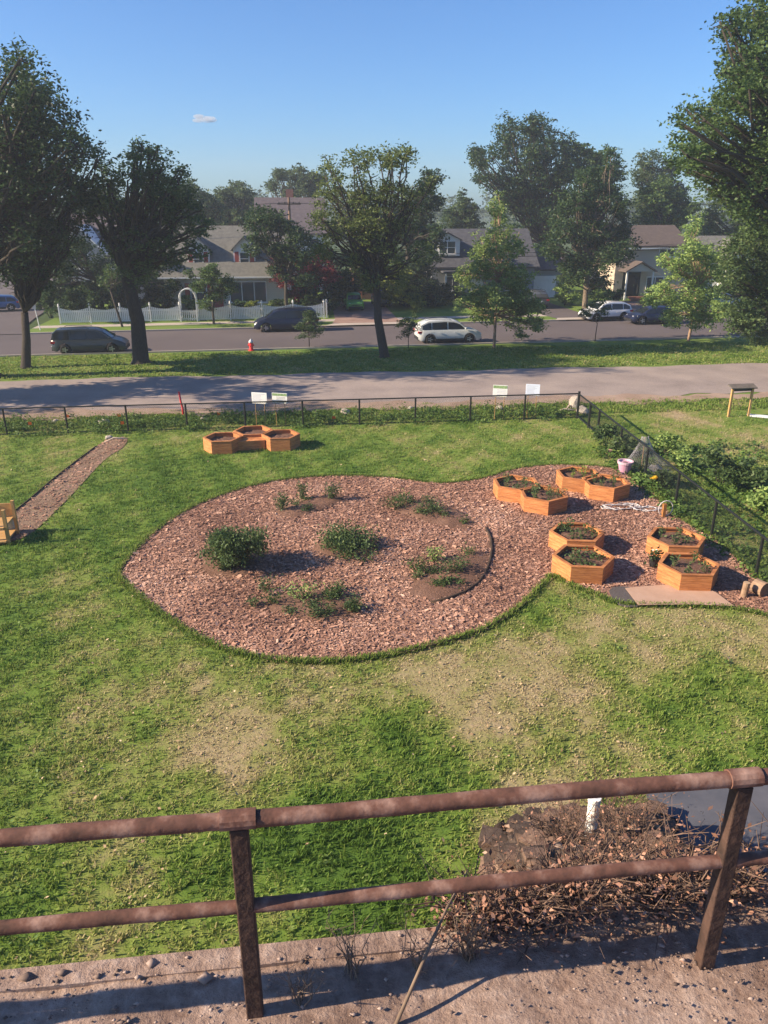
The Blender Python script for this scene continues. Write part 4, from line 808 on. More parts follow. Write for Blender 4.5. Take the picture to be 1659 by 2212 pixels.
# signs standing at the fence
M_print = mat('grey print', (.45,.47,.55), rough=.7); M_green = mat('green print', (.12,.22,.07), (.35,.45,.25), 14, .7); M_blue = mat('pale blue board', (.68,.73,.84), rough=.6)
M_dark = mat('dark print', (.06,.07,.06), rough=.7)
def sign(label, x0, x1, y0, y1, style, base=None):
    p0, p1 = at(x0, y1, YF+.12), at(x1, y0, YF+.12); c = (p0+p1)/2; w_, h_ = p1.x-p0.x, p1.z-p0.z
    r = empty('notice_sign', (c.x, YF+.16, 0), label, 'sign', 'notices on the back fence', -.36)
    MB().box((0, 0, c.z), (w_, .02, h_)).build('board', M_blue if style == 'text' else M_whitep, r, bevel=.003)
    for s in (-.3, .3): MB().tube([(s*w_, .03, -.1), (s*w_, .03, c.z+h_*.3)], .014, 6).build('stake', M_post, r)
    b = MB()
    if style in ('text', 'blank'):
        for k in range(7):
            ww = w_*random.uniform(.5, .8); b.box((-w_*.42+ww/2, -.0125, c.z+h_*(.36-.11*k)), (ww, .004, h_*.028))
        b.build('printed_lines', M_print, r)
    else:
        b.box((0, -.0125, c.z+h_*.34), (w_*.96, .004, h_*.24)); b.build('picture_band', M_green, r)
        b = MB(); b.box((.1*w_, -.0125, c.z-h_*.34), (w_*.62, .004, h_*.09))
        for k in range(3): b.box((.08*w_, -.0125, c.z+h_*(.1-.12*k)), (w_*.6, .004, h_*.025))
        b.build('printed_lines', M_dark if style == 'photo' else M_print, r)
    return r
sign('blank looking white notice board on the back fence beside the green topped one', 543, 577, 848, 873, 'blank')
sign('small white notice with a green picture band, left pair on the back fence', 587, 621, 849, 872, 'photo')
sign('white notice with green top band left of the pale blue notice', 1065, 1097, 832, 858, 'photo2')
sign('pale blue notice with lines of text near the fence corner', 1136, 1167, 830, 855, 'text')
p = G(396, 897); r = empty('marker_post', p, 'bent bright red marker post beside the gravel path', 'marker post')
MB().tube([(0,0,-.1),(0,0,.35),(-.06,0,.7),(-.10,0,1.12)], [.05,.05,.045,.05], 8).build('post', M_red, r, smooth=True); MB().tube([(-.105,0,1.121),(-.108,0,1.15)], .06, 8).build('cap', M_red, r)
p = G(543, 758); r = empty('fire_hydrant', p, 'red fire hydrant with a silver bonnet on the verge', 'hydrant')
MB().lathe([(.19,0),(.19,.06),(.13,.08),(.13,.50),(.17,.52),(.17,.56)], seg=14).build('barrel', M_red, r, smooth=False)
MB().lathe([(.16,.562),(.15,.66),(.10,.74),(.04,.78),(.04,.83)], seg=14).build('bonnet', mat('silver paint', (.6,.62,.64), rough=.4), r, smooth=True)
for s in (-1, 1): MB().tube([(s*.12,0,.4),(s*.22,0,.4)], .06, 10).build('outlet', M_red, r)
MB().tube([(0,-.12,.36),(0,-.23,.36)], .075, 10).build('outlet', M_red, r)
# utility pole and the cables it carries
pl = G(634, 668); pl.z = .1; r = empty('utility_pole', pl, 'brown wooden utility pole behind the blue minivan', 'utility pole')
MB().tube([(0,0,-.2),(0,0,5),(0,0,10.2)], [.16,.14,.11], 10).build('pole', mat('weathered pole', (.16,.10,.065), (.25,.16,.11), 4, .9, .3, stretch=(3,3,.4)), r)
MB().box((0,-.14,9.6), (2.2,.1,.12)).build('crossarm', M_bark, r)
for q in (-.95, -.4, .4, .95): MB().lathe([(.05,0),(.06,.06),(.03,.14)], (q,-.14,9.662), 8).build('insulator', M_plast, r)
for lab, z, y in [('thick black cable in the low bundle along the far side of the street', 5.4, -.16), ('thinner black cable just above the low bundle along the street', 5.75, -.16), ('high power line along the far side of the street', 9.75, -.5)]:
    b = MB()
    for xa, xb in ((-42, 0), (0, 40), (40, 80)):
        pts = []
        for k in range(13):
            t = k/12; x = xa+(xb-xa)*t; pts.append((x, y+x*.055, z-1.0*math.sin(math.pi*t)*(.75 if z < 9 else .9)))
        b.tube(pts, .03 if z < 5.6 else .02, 5)
    o = b.build('cable', M_plast, None, loc=pl); tag(o, lab, 'cable', 'overhead cables')
p = G(88, 716); r = empty('sign_post', p, 'thin pale leaning sign post at the street corner on the left', 'post'); MB().tube([(0,0,-.1),(-.12,0,1.3),(-.22,0,2.2)], .035, 8).build('pole', M_whitep, r); MB().box((-.215,-.045,2.0), (.3,.012,.42)).build('plate', mat('grey plate back', (.4,.41,.42), rough=.5, metal=.6), r)
# white fence with scalloped panels, side return and garden arch
FX0, FX1 = at(132, 690, 70.4).x, at(700, 690, 71.2).x
def fy(x): return 70.3+.045*(x+17)
def vfence(label, pts, skip=(), sc=True):
    o0 = Vector(pts[0]); r = empty('white_fence', o0, label, 'fence', 'white garden fences')
    for i, p in enumerate(pts):
        q = Vector(p)-o0; b = MB(); b.box((q.x, q.y, .72), (.13, .13, 1.44)); po = b.build('post', M_white, r)
        MB().lathe([(.10,1.442),(.10,1.47),(.05,1.52),(.08,1.58),(.03,1.66)], (q.x, q.y, 0), 8).build('post_cap', M_white, po)
    for i in range(len(pts)-1):
        if i in skip: continue
        a, c = Vector(pts[i])-o0, Vector(pts[i+1])-o0; d = (c-a); L = d.length; d.normalize(); ang = math.atan2(d.y, d.x); b = MB()
        m_ = (a+c)/2
        for z in (.16, .98): b.box((m_.x, m_.y, z), (L-.135, .05, .10), ang)
        n = int(L/.16)
        for k in range(n):
            t = (k+.5)/n; q = a+d*(L*(.04+.92*t)); hh = 1.22-.2*math.sin(math.pi*t) if sc else 1.15
            b.box((q.x, q.y-.032, .08+hh/2), (.125, .012, hh), ang)
        b.build('panel', M_white, r)
    return r
XA0, XA1 = at(393, 690, 70.8).x, at(428, 690, 70.8).x
def span(a, c, n): return [(a+(c-a)*i/n, fy(a+(c-a)*i/n), .1) for i in range(n+1)]
vfence('white scalloped fence left of the garden arch behind the kerb', span(FX0, XA0-.1, 4))
vfence('white scalloped fence right of the garden arch behind the blue minivan', span(XA1+.1, FX1, 4))
e = G(745, 655); vfence('white fence side return running back along the driveway', [(FX1+.25, fy(FX1)+.25, .1), (FX1+.45, fy(FX1)+3.6, .1), (FX1+.65, fy(FX1)+7, .1), (FX1+.85, fy(FX1)+10.4, .1)], sc=False)
r = empty('garden_arch', (XA0, fy(XA0), .1), 'white lattice garden arch with a low gate in the white fence', 'arbour')
wA = XA1-XA0
for s in (0, wA):
    b = MB()
    for y in (-.35, .35): b.box((s, y, 1.0), (.09, .09, 2.0))
    for k in range(7): b.box((s, 0, .25+.27*k), (.04, .61, .04))
    b.build('side_frame', M_white, r)
b = MB()
for y in (-.35, .35): b.tube([(wA/2-math.cos(math.pi*k/12)*wA/2, y, 2.0+math.sin(math.pi*k/12)*.75) for k in range(13)], .05, 6)
for k in range(1, 12): b.tube([(wA/2-math.cos(math.pi*k/12)*wA/2, -.35, 2.0+math.sin(math.pi*k/12)*.75), (wA/2-math.cos(math.pi*k/12)*wA/2, .35, 2.0+math.sin(math.pi*k/12)*.75)], .022, 5)
b.build('arch_top', M_white, r); b = MB()
for k in range(8): b.box((.12+(wA-.24)*k/7, 0, .5), (.09, .03, .9))
for z in (.2, .8): b.box((wA/2, .03, z), (wA-.12, .03, .08))
b.build('gate', M_white, r)
# timber notice stand at the right, boards, left stand
def stand(label, p, w_, h_, rz, slope=.5, back=False):
    r = empty('notice_stand', p, label, 'stand', None, rz)
    for s in (-1, 1): MB().box((s*w_/2, 0, h_/2-.1), (.10, .10, h_+.2)).build('post', M_post, r, bevel=.006)
    MB().box((0, .05, h_+.10), (w_+.28, .42, .05), tilt=.3).build('board', mat('weathered board', (.10,.085,.07), (.17,.145,.12), 5, .8), r); MB().box((0, 0, h_-.05), (w_-.102, .06, .12)).build('rail', M_plast, r)
    return r
p = (G(1577, 900)+G(1612, 899))/2; stand('timber notice stand with a sloped dark board on the far right grass', p, 1.02, 1.35, 0.02)
p = G(1652, 905); 
for k, lab in enumerate(['white weathered plank on the grass, nearest of the pair at the right edge', 'white weathered plank on the grass, farther of the pair at the right edge']):
    o = MB().box((0, 0, .03), (2.0, .2, .04)).build('plank', M_whitep, None, loc=p+Vector((.4, .28*k, .015))); o.rotation_euler.z = -.5; tag(o, lab, 'plank', 'weathered planks', None)
p = Vector((-9.45, 22.1, 0)); r = empty('timber_stand', p, 'timber framed stand with shelves cut by the left edge', 'stand')
for x, y in ((0, 0), (.75, 0), (0, .8), (.75, .8)): MB().box((x, y, .5), (.09, .09, 1.2)).build('post', M_post, r)
for z in (.12, .55): MB().box((.375, .4, z), (.66, 1.0, .05)).build('shelf', M_post, r)
MB().box((.375, .85, .8), (.658, .03, .4)).build('back_panel', M_post, r)
p = G(22, 1150); r = empty('feed_sack', p, 'pale blue grey sack leaning on the timber stand', 'sack')
vs = []; b = bmesh.new(); bmesh.ops.create_grid(b, x_segments=8, y_segments=10, size=.5)
b.free(); b = MB(); n, m_ = 10, 8; P_ = []
for i in range(n+1):
    z = .62*i/n; tk = .10*math.sin(math.pi*min(1, .15+i/n*.85))+.012
    for k in range(m_*2):
        a = 2*math.pi*k/(m_*2); P_.append((math.copysign(abs(math.cos(a))**.6, math.cos(a))*(.19+.015*math.sin(3*z*5)), math.sin(a)*tk-z*.05, z))
b.add(P_, [(i*16+k, i*16+(k+1)%16, (i+1)*16+(k+1)%16, (i+1)*16+k) for i in range(n) for k in range(16)]+[tuple(range(15, -1, -1)), tuple(n*16+k for k in range(16))])
b.build('bag', mat('pale blue sack', (.33,.42,.43), (.45,.53,.52), 6, .6, .3), r, smooth=True); MB().box((0, -.03, .625), (.36, .04, .05)).build('folded_top', mat('sack seam', (.25,.32,.33), rough=.7), r)
# ------------------------------------------------------------------ hexagonal raised beds
M_bedsoil = mat('bed soil', (.09,.046,.031), (.20,.11,.076), 9, .95, .9)
def hexbed(label, cx, cy, rad, rot, h=.48, soil=.13):
    r = empty('raised_bed', (cx, cy, 0), label, 'raised bed', 'hexagonal cedar raised beds')
    V_ = lambda q, k: (q*math.cos(math.pi+k*math.pi/3+R(rot)), q*math.sin(math.pi+k*math.pi/3+R(rot)))
    t = .045
    for k in range(6):
        o0, o1, i0, i1 = V_(rad, k), V_(rad, k+1), V_(rad-t*1.15, k), V_(rad-t*1.15, k+1)
        b = MB(); z = 0.0
        for j in range(3):
            z1 = h*(j+1)/3-.006; e = random.uniform(-.003, .003)
            b.hexa([(*o0, z), (*o1, z), (*i1, z), (*i0, z)], [(*o0, z1), (*o1, z1), (*i1, z1), (*i0, z1)]); z = z1+.006
        b.build('side_board', M_cedar, r)
        o0, o1, i0, i1 = V_(rad+.012, k), V_(rad+.012, k+1), V_(rad-.095, k), V_(rad-.095, k+1)
        MB().hexa([(*o0, h), (*o1, h), (*i1, h), (*i0, h)], [(*o0, h+.03), (*o1, h+.03), (*i1, h+.03), (*i0, h+.03)]).build('cap_board', M_cedar, r)
    q = rad-t*1.2; rings = [1.0, .8, .55, .25]
    vs = []; n = 24
    for s in rings:
        for k in range(n):
            a = 2*math.pi*k/n+math.pi+R(rot); ph = (k % 4)/4.0*math.pi/3; hexr = math.cos(math.pi/6)/math.cos(ph-math.pi/6)
            vs.append((q*s*hexr*math.cos(a), q*s*hexr*math.sin(a), h-soil+random.uniform(-.02, .03)+.03*(1-s)))
    vs.append((0, 0, h-soil+.03)); fs = [(i*n+k, i*n+(k+1)%n, (i+1)*n+(k+1)%n, (i+1)*n+k) for i in range(3) for k in range(n)]+[(3*n+k, 3*n+(k+1)%n, 4*n) for k in range(n)]
    MB().add(vs, fs).build('soil_fill', M_bedsoil, r, smooth=True)
    return r
def herb(label, p, r_, h, n, leaf, mt, group, stems=6, name='garden_plant'):
    root = empty(name, p, label, 'plant', group); b = MB(); P = []; tt = []
    for k in range(stems):
        a = random.uniform(0, 6.28); q = random.uniform(.15, .9)*r_; hh = h*random.uniform(.55, 1.0); c = Vector((math.cos(a)*q, math.sin(a)*q, hh))
        limb(b, (c.x*.2, c.y*.2, -.04), c, .009, .004, .12, 3, 4)
        m_ = n//stems; t = RNG.random(m_)**.6; w_ = .10*r_+.05
        P.append(np.stack([c.x*(.2+.8*t), c.y*(.2+.8*t), hh*t], -1)+RNG.normal(0, 1, (m_, 3))*w_*np.array([1, 1, .6])); tt.append(.5+RNG.normal(0, .2, m_))
    P = np.concatenate(P); P[:, 2] = np.abs(P[:, 2])+.01; V = leaf_cloud(P, leaf)
    fast_mesh('leaves', V, np.arange(len(V)).reshape(-1, 4), LM[mt], root, np.clip(np.concatenate(tt), 0, 1)); b.build('stem', mat_stem, root); return root
mat_stem = mat('green stems', (.05,.08,.025), (.09,.09,.04), 8, .8)
BEDS = [('A1', 'cedar hexagon bed at the upper left of the beds, partly behind another', 7.38, 24.4, .83, -33, 5, 'garden', .35), ('A2', 'cedar hexagon bed with a sharp corner facing the camera beside the mulch circle', 7.98, 23.25, .82, -36, 6, 'garden', .42),
 ('B1', 'far cedar hexagon bed with a yellowing plant near the pink pot', 9.85, 25.1, .80, -33, 3, 'yellowgreen', .4), ('B2', 'cedar hexagon bed in front of the pink pot with a shaded right side', 10.5, 24.2, .82, -32, 4, 'garden', .4),
 ('C1', 'cedar hexagon bed with bushy green plants behind the seedling bed', 7.95, 19.95, .80, -10, 6, 'garden', .38), ('C2', 'nearest cedar hexagon bed at the mulch edge with small seedlings', 7.54, 18.3, .83, -12, 7, 'garden', .22),
 ('D1', 'cedar hexagon bed by the fence behind the one near the cardboard', 10.65, 19.25, .82, -10, 4, 'garden', .35), ('D2', 'cedar hexagon bed directly behind the cardboard sheet', 10.15, 17.5, .80, -10, 4, 'garden', .38),
 ('L1', 'left bed of the empty three-bed cluster on the lawn', -3.14, 31.25, .80, 0, 0, '', 0), ('L2', 'middle and farthest bed of the empty three-bed cluster on the lawn', -1.94, 32.15, .82, 3, 0, '', 0), ('L3', 'right bed of the empty three-bed cluster on the lawn', -.76, 31.4, .80, -2, 0, '', 0)]
random.seed(3)
WHERE = {'A1':'upper left hexagon bed partly behind another bed','A2':'hexagon bed whose sharp corner faces the camera','B1':'far bed near the pink pot','B2':'bed in front of the pink pot','C1':'bed of bushy plants at the mulch edge','C2':'nearest bed at the mulch edge','D1':'bed by the side fence','D2':'bed behind the cardboard sheet'}
for k, lab, x, y, rr, rot, n, mt, hp in BEDS:
    hexbed(lab, x, y, rr, rot, .50 if k[0] != 'L' else .52, .12 if k[0] != 'L' else .16)
    for i in range(n):
        a = 2*math.pi*(i+.5)/n+random.uniform(-.3, .3); q = rr*random.uniform(.25, .62)
        herb('leafy vegetable plant growing in the '+WHERE[k], (x+math.cos(a)*q, y+math.sin(a)*q, .40), .17, hp*random.uniform(.7, 1.15), 44, .042, mt, 'vegetable plants in the '+WHERE[k], 5)
# deck boards between the three lawn beds
o = MB().hexa([(-2.62,30.95,0),(-1.42,31.05,0),(-1.42,31.2,0),(-2.62,31.1,0)], [(-2.62,30.95,.40),(-1.42,31.05,.40),(-1.38,31.44,.43),(-2.56,31.40,.43)]).build('bench', M_cedar); tag(o, 'low reddish cedar bench filling the notch of the three-bed cluster', 'bench')
# plants of the mulch circle
def gp(x, y, z=.1): q = G(x, y, 0); q.z = z; return q
random.seed(21)
def bigbush(label, x, y, rx, h, n, leaf, mt, name='garden_bush'):
    root = empty(name, gp(x, y, .08), label, 'bush'); cl = []
    for k in range(16): a = random.uniform(0, 6.28); q = random.uniform(0, .8)**.7*rx; cl.append((Vector((math.cos(a)*q, math.sin(a)*q*.9, h*random.uniform(.12, .8))), rx*.36))
    P, t = crown_points(cl, n, nsub=14, sub_r=.22, flatten=1.2); P[:, 2] = np.abs(P[:, 2]); V = leaf_cloud(P, leaf, flat=1.2)
    fast_mesh('foliage', V, np.arange(len(V)).reshape(-1, 4), LM[mt], root, t); b = MB()
    for c, r_ in cl: limb(b, (c.x*.3, c.y*.3, -.05), c, .02, .008, .1, 3, 5)
    b.build('stem', M_bark, root); return root
bigbush('large dense dark green bush on the left of the mulch circle', 500, 1228, .92, 1.1, 8000, .04, 'garden')
bigbush('low spreading dark green mound at the centre of the mulch circle', 745, 1188, 1.1, .22, 3000, .042, 'garden')
PL = [('upright grey green plant, leftmost of the three at the back of the mulch circle', 608, 1104, .32, .62, 420, 'olive'), ('upright grey green plant, middle of the three at the back of the mulch circle', 652, 1080, .22, .58, 300, 'olive'), ('grey green plant, rightmost of the three at the back of the mulch circle', 715, 1080, .38, .60, 420, 'olive'),
 ('tall thin plant at the left of the upper right soil patch', 862, 1100, .55, .45, 420, 'mid'), ('wide sparse plant in the middle of the upper right soil patch', 935, 1112, .62, .45, 460, 'olive'), ('tiny plant at the right tip of the upper right soil patch', 1003, 1133, .18, .22, 90, 'mid'),
 ('bright leaved plant at the upper left of the right soil patch', 938, 1212, .30, .42, 200, 'light'), ('green plant at the left end of the right soil patch', 905, 1238, .36, .4, 260, 'mid'), ('wispy grey green plant in the middle of the right soil patch', 978, 1240, .50, .5, 420, 'olive'),
 ('leafy green plant at the left of the lower soil patch', 655, 1298, .38, .42, 330, 'light'), ('small plant at the left tip of the lower soil patch', 590, 1308, .22, .36, 150, 'mid'), ('dark low plant at the lower middle of the lower soil patch', 690, 1332, .40, .3, 260, 'olive'), ('dark low plant at the right end of the lower soil patch', 765, 1322, .34, .32, 240, 'olive'), ('small green plant at the top of the lower soil patch', 722, 1288, .30, .32, 200, 'mid'),
 ('single weedy plant left of the lower soil patch', 548, 1312, .16, .26, 90, 'olive'), ('grassy sprig at the upper edge of the lower soil patch', 575, 1278, .30, .4, 120, 'olive')]
for lab, x, y, r_, h, n, mt in PL: herb(lab, gp(x, y, .05), r_*1.25, h, int(n*.9), .036, mt, 'plants of the mulch circle', 13)
random.seed(44)
for j, where in enumerate(['right soil patch of the mulch circle', 'lower soil patch of the mulch circle', 'upper right soil patch of the mulch circle', 'back soil patch of the mulch circle', 'centre soil patch of the mulch circle', 'left soil patch of the mulch circle']):
    A = SOILW[j]; cx = sum(q[0] for q in A)/len(A); cy = sum(q[1] for q in A)/len(A)
    for k in range((9, 10, 8, 4, 4, 3)[j]):
        q = random.choice(A); s = random.uniform(.15, .95); herb('low green weed on the '+where, Vector((cx+(q[0]-cx)*s, cy+(q[1]-cy)*s, .05)), random.uniform(.14, .3), random.uniform(.10, .24), 110, .032, random.choice(['garden', 'mid', 'olive']), 'low weeds on the '+where, 9)
M_edge = mat('dark edging', (.035,.022,.016), (.07,.045,.03), 6, .9)  # edging brown; on the mulch rim it also paints the lawn edge's shade
def edging(label, pts, rad=.035):
    q = [G(*p) for p in pts]; o0 = q[0].copy(); b = MB(); b.tube([v-o0+Vector((random.uniform(-.02,.02), 0, .035)) for v in q], rad, 6); o = b.build('edging', M_edge, None, smooth=True, loc=o0); tag(o, label, 'edging', 'dark edging of the garden beds'); return o
edging('dark curved edging log right of the right soil patch', [(1050,1143),(1060,1165),(1062,1190),(1058,1215),(1050,1240),(1032,1262),(1005,1282),(965,1296),(930,1305)], .05)
edging('dark strip painting the shaded lawn edge at the upper left mulch rim', [(262,1238),(285,1194),(330,1149),(395,1104),(470,1071),(560,1044),(650,1031),(730,1027),(815,1029),(880,1036)], .03)  # dark tube drawn where the cut lawn edge lies in shade
edging('dark strip painting the shaded lawn edge at the lower right mulch rim', [(1172,1262),(1132,1308),(1082,1343),(1022,1373),(942,1395),(862,1414)], .03)  # same painted shade of the lawn edge, on the opposite rim
edging('thin dark edging along the dirt strip at left', [(20,1116),(62,1083),(112,1040),(162,1000),(207,966)], .03)
# pot, flower, netting, hose, cardboard, logs and stones
p = gp(1348, 1024, 0.02); r = empty('flower_pot', p, 'faded pink plastic pot standing behind a cedar bed', 'pot')
M_pink = mat('faded pink plastic', (.46,.24,.34), (.54,.32,.42), 4, .5)
MB().lathe([(.18,0),(.26,.42),(.26,.44)], seg=20).build('tub', M_pink, r, smooth=False); MB().lathe([(.285,.40),(.30,.50),(.245,.50),(.235,.445),(.22,.40)], seg=20).build('rim', mat('pale pink rim', (.62,.42,.48), rough=.5), r); MB().lathe([(.22,.42),(.10,.44),(.01,.45)], seg=16).build('soil_fill', M_bedsoil, r)
def flowers(label, p, h, n, m_, spread):
    r = empty('flowering_plant', p, label, 'flower'); b = MB(); s = MB()
    for k in range(n):
        q = Vector((random.gauss(0, spread), random.gauss(0, spread), h*random.uniform(.7, 1))); s.tube([(q.x*.3, q.y*.3, -.02), (q.x, q.y, q.z)], .006, 4)
        for j in range(7):
            a = 2*math.pi*j/7; c = q+Vector((math.cos(a)*.05, math.sin(a)*.05, .01)); b.add([q, q+Vector((math.cos(a-.35)*.06, math.sin(a-.35)*.06, .025)), q+Vector((math.cos(a)*.10, math.sin(a)*.10, .0)), q+Vector((math.cos(a+.35)*.06, math.sin(a+.35)*.06, .025))], [(0,1,2,3)])
    s.build('stem', mat_stem, r); b.build('petals', m_, r); P = RNG.normal(0, 1, (70, 3))*np.array([spread, spread, h*.2])+np.array([0, 0, h*.4]); P[:, 2] = np.abs(P[:, 2]); V = leaf_cloud(P, .06)
    fast_mesh('leaves', V, np.arange(len(V)).reshape(-1, 4), LM['mid'], r, np.full(70, .5)); return r
flowers('bright yellow flowers by the side fence near the pink pot', gp(1407, 1052, 0), .42, 7, mat('yellow petals', (.75,.42,.015), rough=.6), .09)
p = gp(1411, 1226, .02); r = empty('flower_pot', p, 'small black nursery pot with a dark plant between the cedar beds', 'pot')
MB().lathe([(.10,0),(.14,.26),(.15,.28),(.12,.28),(.115,.22)], seg=14).build('tub', M_plast, r); P = RNG.normal(0, .1, (120, 3))+np.array([0, 0, .38]); V = leaf_cloud(P, .05); fast_mesh('leaves', V, np.arange(len(V)).reshape(-1, 4), LM['dark'], r, RNG.random(120))
b = MB()
for k in range(4): b.lathe([(.035,0),(.03,.02),(.005,.03)], (.06+random.gauss(0,.05), random.gauss(0,.05), .45+.02*k), 7)
b.build('petals', M_whitep, r)
# draped netting over a shrub at the fence
def netting(label, p, poly_w, h):
    r = empty('garden_netting', p, label, 'netting'); b = MB(); n, m_ = 16, 14
    def f(u, v): a = u*math.pi*1.1-.3; q = .12+poly_w*v**1.25*(1+.18*math.sin(u*17)*v); return Vector((math.cos(a)*q*1.1, -math.sin(a)*q*.8, h*(1-v)**1.3+.03+.05*math.sin(u*23+v*5)*v))
    for i in range(n*2+1): b.tube([f(i/(2*n), j/m_) for j in range(m_+1)], .0035, 3, cap=False)
    for j in range(m_*2+1): b.tube([f(i/n, j/(2*m_)) for i in range(n+1)], .0035, 3, cap=False)
    b.build('net', mat('grey netting', (.42,.40,.42), rough=.8), r); MB().tube([(0,0,-.05),(0,0,h)], .02, 6).build('stake', M_post, r); return r
netting('pale grey netting draped over a stake at the side fence', gp(1385, 1012, 0), .85, 1.25)
netting('small bundle of pale netting on the ground by the fence', gp(1412, 1018, 0), .35, .25)
def hose(label, cx, cy, n, rx, ry, col, rad=.012):
    c = gp(cx, cy, .03); b = MB(); pts = []
    for k in range(n): a = k*.5+random.uniform(-.2, .2); q = random.uniform(.4, 1); pts.append(Vector((math.cos(a)*rx*q, math.sin(a)*ry*q, .02+random.uniform(0, .05))))
    sm = []
    for i in range(len(pts)-1):
        for t in range(4): sm.append(pts[i].lerp(pts[i+1], t/4)+Vector((0, 0, .01*math.sin(t))))
    b.tube(sm, rad, 5); o = b.build('garden_hose', col, None, smooth=True, loc=c); tag(o, label, 'hose', 'hoses lying on the mulch'); return o
M_hose = mat('pale hose', (.55,.52,.52), rough=.5)
hose('tangled pale hose on the mulch before the cedar bed with the pot', 1340, 1098, 46, .75, .32, M_hose); hose('loose end of pale hose lying nearer the fence', 1398, 1103, 30, .55, .25, M_hose, .014)
p = gp(1432, 1118, 0); r = empty('hose_stand', p, 'short timber stake with a coiled grey hose by the fence', 'hose stand'); MB().box((0,0,.22), (.10,.10,.52)).build('stake', M_cedar2, r)
b = MB(); b.tube([(.05+math.cos(a)*.24, 0, .32+math.sin(a)*.26) for a in [k*.4 for k in range(17)]], .016, 6); b.build('coil', M_hose, r, smooth=True)
b = MB(); q = [G(1362,1273),(0,0,0)]; P4 = [G(x, y) for x, y in ((1378,1313),(1500,1311),(1585,1315),(1545,1285),(1510,1270),(1430,1268),(1350,1274))]; o0 = P4[0].copy()
vs = [(v.x-o0.x, v.y-o0.y, .055+random.uniform(0, .03)) for v in P4]; n = len(vs); b.add(vs+[(x, y, z-.008) for x, y, z in vs], [tuple(range(n)), tuple(range(2*n-1, n-1, -1))]+[(i, (i+1)%n, n+(i+1)%n, n+i) for i in range(n)])
o = b.build('cardboard_sheet', mat('cardboard', (.40,.25,.175), (.48,.32,.235), 2, .9), None, loc=o0); tag(o, 'flattened tan cardboard sheet on the ground before a cedar bed', 'cardboard')
P5 = smooth_poly([G(x, y) for x, y in ((1312,1273),(1350,1268),(1378,1278),(1392,1300),(1385,1313),(1345,1314),(1325,1300))], 1); cx, cy = P5[0]; o = MB().prism([(x-cx, y-cy) for x, y in P5], .020, .042).build('rubber_mat', mat('grey rubber crumb', (.07,.06,.06), (.13,.11,.105), 30, .95, .7, bscale=60), None, loc=(cx, cy, 0)); tag(o, 'dark grey ragged mat at the left end of the cardboard', 'mat')
def log(label, p, rad, L, ang, lay=True):
    r = empty('log', p, label, 'log', 'logs by the side fence'); d = Vector((math.cos(ang), math.sin(ang), 0)) if lay else Vector((.05, 0, 1)); a = Vector((0, 0, rad if lay else 0))
    MB().tube([a-d*(L/2 if lay else .03), a+d*(0 if lay else L*.5), a+d*(L/2 if lay else L)], [rad*1.05, rad*.98, rad], 14).build('bark', M_barkl, r, smooth=False); b = MB(); e = a+d*((L/2 if lay else L)+.004); b.tube([e-d*.003, e], rad*.93, 14); b.build('cut_face', mat('cut wood', (.42,.28,.17), (.5,.36,.23), 6, .9), r); return r
log('upright cut log beside the round log at lower right', gp(1606, 1290, 0), .085, .42, 0, False); log('short round log lying by the side fence at lower right', gp(1640, 1285, 0), .20, .32, 1.9); log('small pale stump by the netting at the fence', gp(1316, 982, 0), .13, .2, 0, False)
def rock(label, p, s, m_, group, name='rock'):
    b = bmesh.new(); bmesh.ops.create_icosphere(b, subdivisions=2, radius=1)
    for v in b.verts: v.co *= 1+random.uniform(-.18, .18)
    bmesh.ops.scale(b, vec=Vector(s), verts=b.verts); me = bpy.data.meshes.new(name); b.to_mesh(me); b.free(); me.materials.append(m_); o = bpy.data.objects.new(name, me); C.objects.link(o); o.location = p; o.rotation_euler = (random.uniform(-.2,.2), random.uniform(-.2,.2), random.uniform(0,6)); tag(o, label, 'rock', group); return o
for lab, x, y, s in [('pale rock in the weeds left of the dirt strip end', 225, 915, .22), ('white rock in the weeds near the fence left of the three beds', 440, 908, .16), ('white rock by the fence between notices', 745, 893, .24), ('small pale rock under the green banded notice', 1078, 885, .2), ('small white stone at the far end of the dirt strip', 235, 947, .13), ('small pale stone in weeds at the far left', 120, 912, .15), ('small pale stone right of the three-bed cluster', 886, 884, .14)]:
    rock(lab, gp(x, y, s*.3), (s*1.3, s, s*.7), M_rock, 'pale rocks along the back fence')
def drift(label, x, y, L, a, rad):
    o0 = gp(x, y, .06); b = MB(); b.tube([(-math.cos(a)*L/2, -math.sin(a)*L/2, .0), (-.1*L, .04, .12), (.2*L, -.03, .10), (math.cos(a)*L/2, math.sin(a)*L/2, .05)], [rad*.5, rad, rad*.9, rad*.35], 7); o = b.build('driftwood', mat('pale driftwood', (.45,.35,.26), (.55,.45,.36), 5, .9, .3), None, smooth=True, loc=o0); tag(o, label, 'log', 'pale wood at the fence corner')
drift('long pale dead branch lying left of the fence corner', 1222, 892, 1.1, .1, .06); drift('short pale dead branch lying nearer the fence corner', 1232, 884, .7, .6, .05)
rock('large pale boulder right behind the fence corner post', gp(1240, 882, .2), (.35, .25, .42), M_rock, 'pale rocks along the back fence'); rock('flat pale boulder right of the fence corner', gp(1258, 893, .12), (.35, .3, .25), M_rock, 'pale rocks along the back fence')
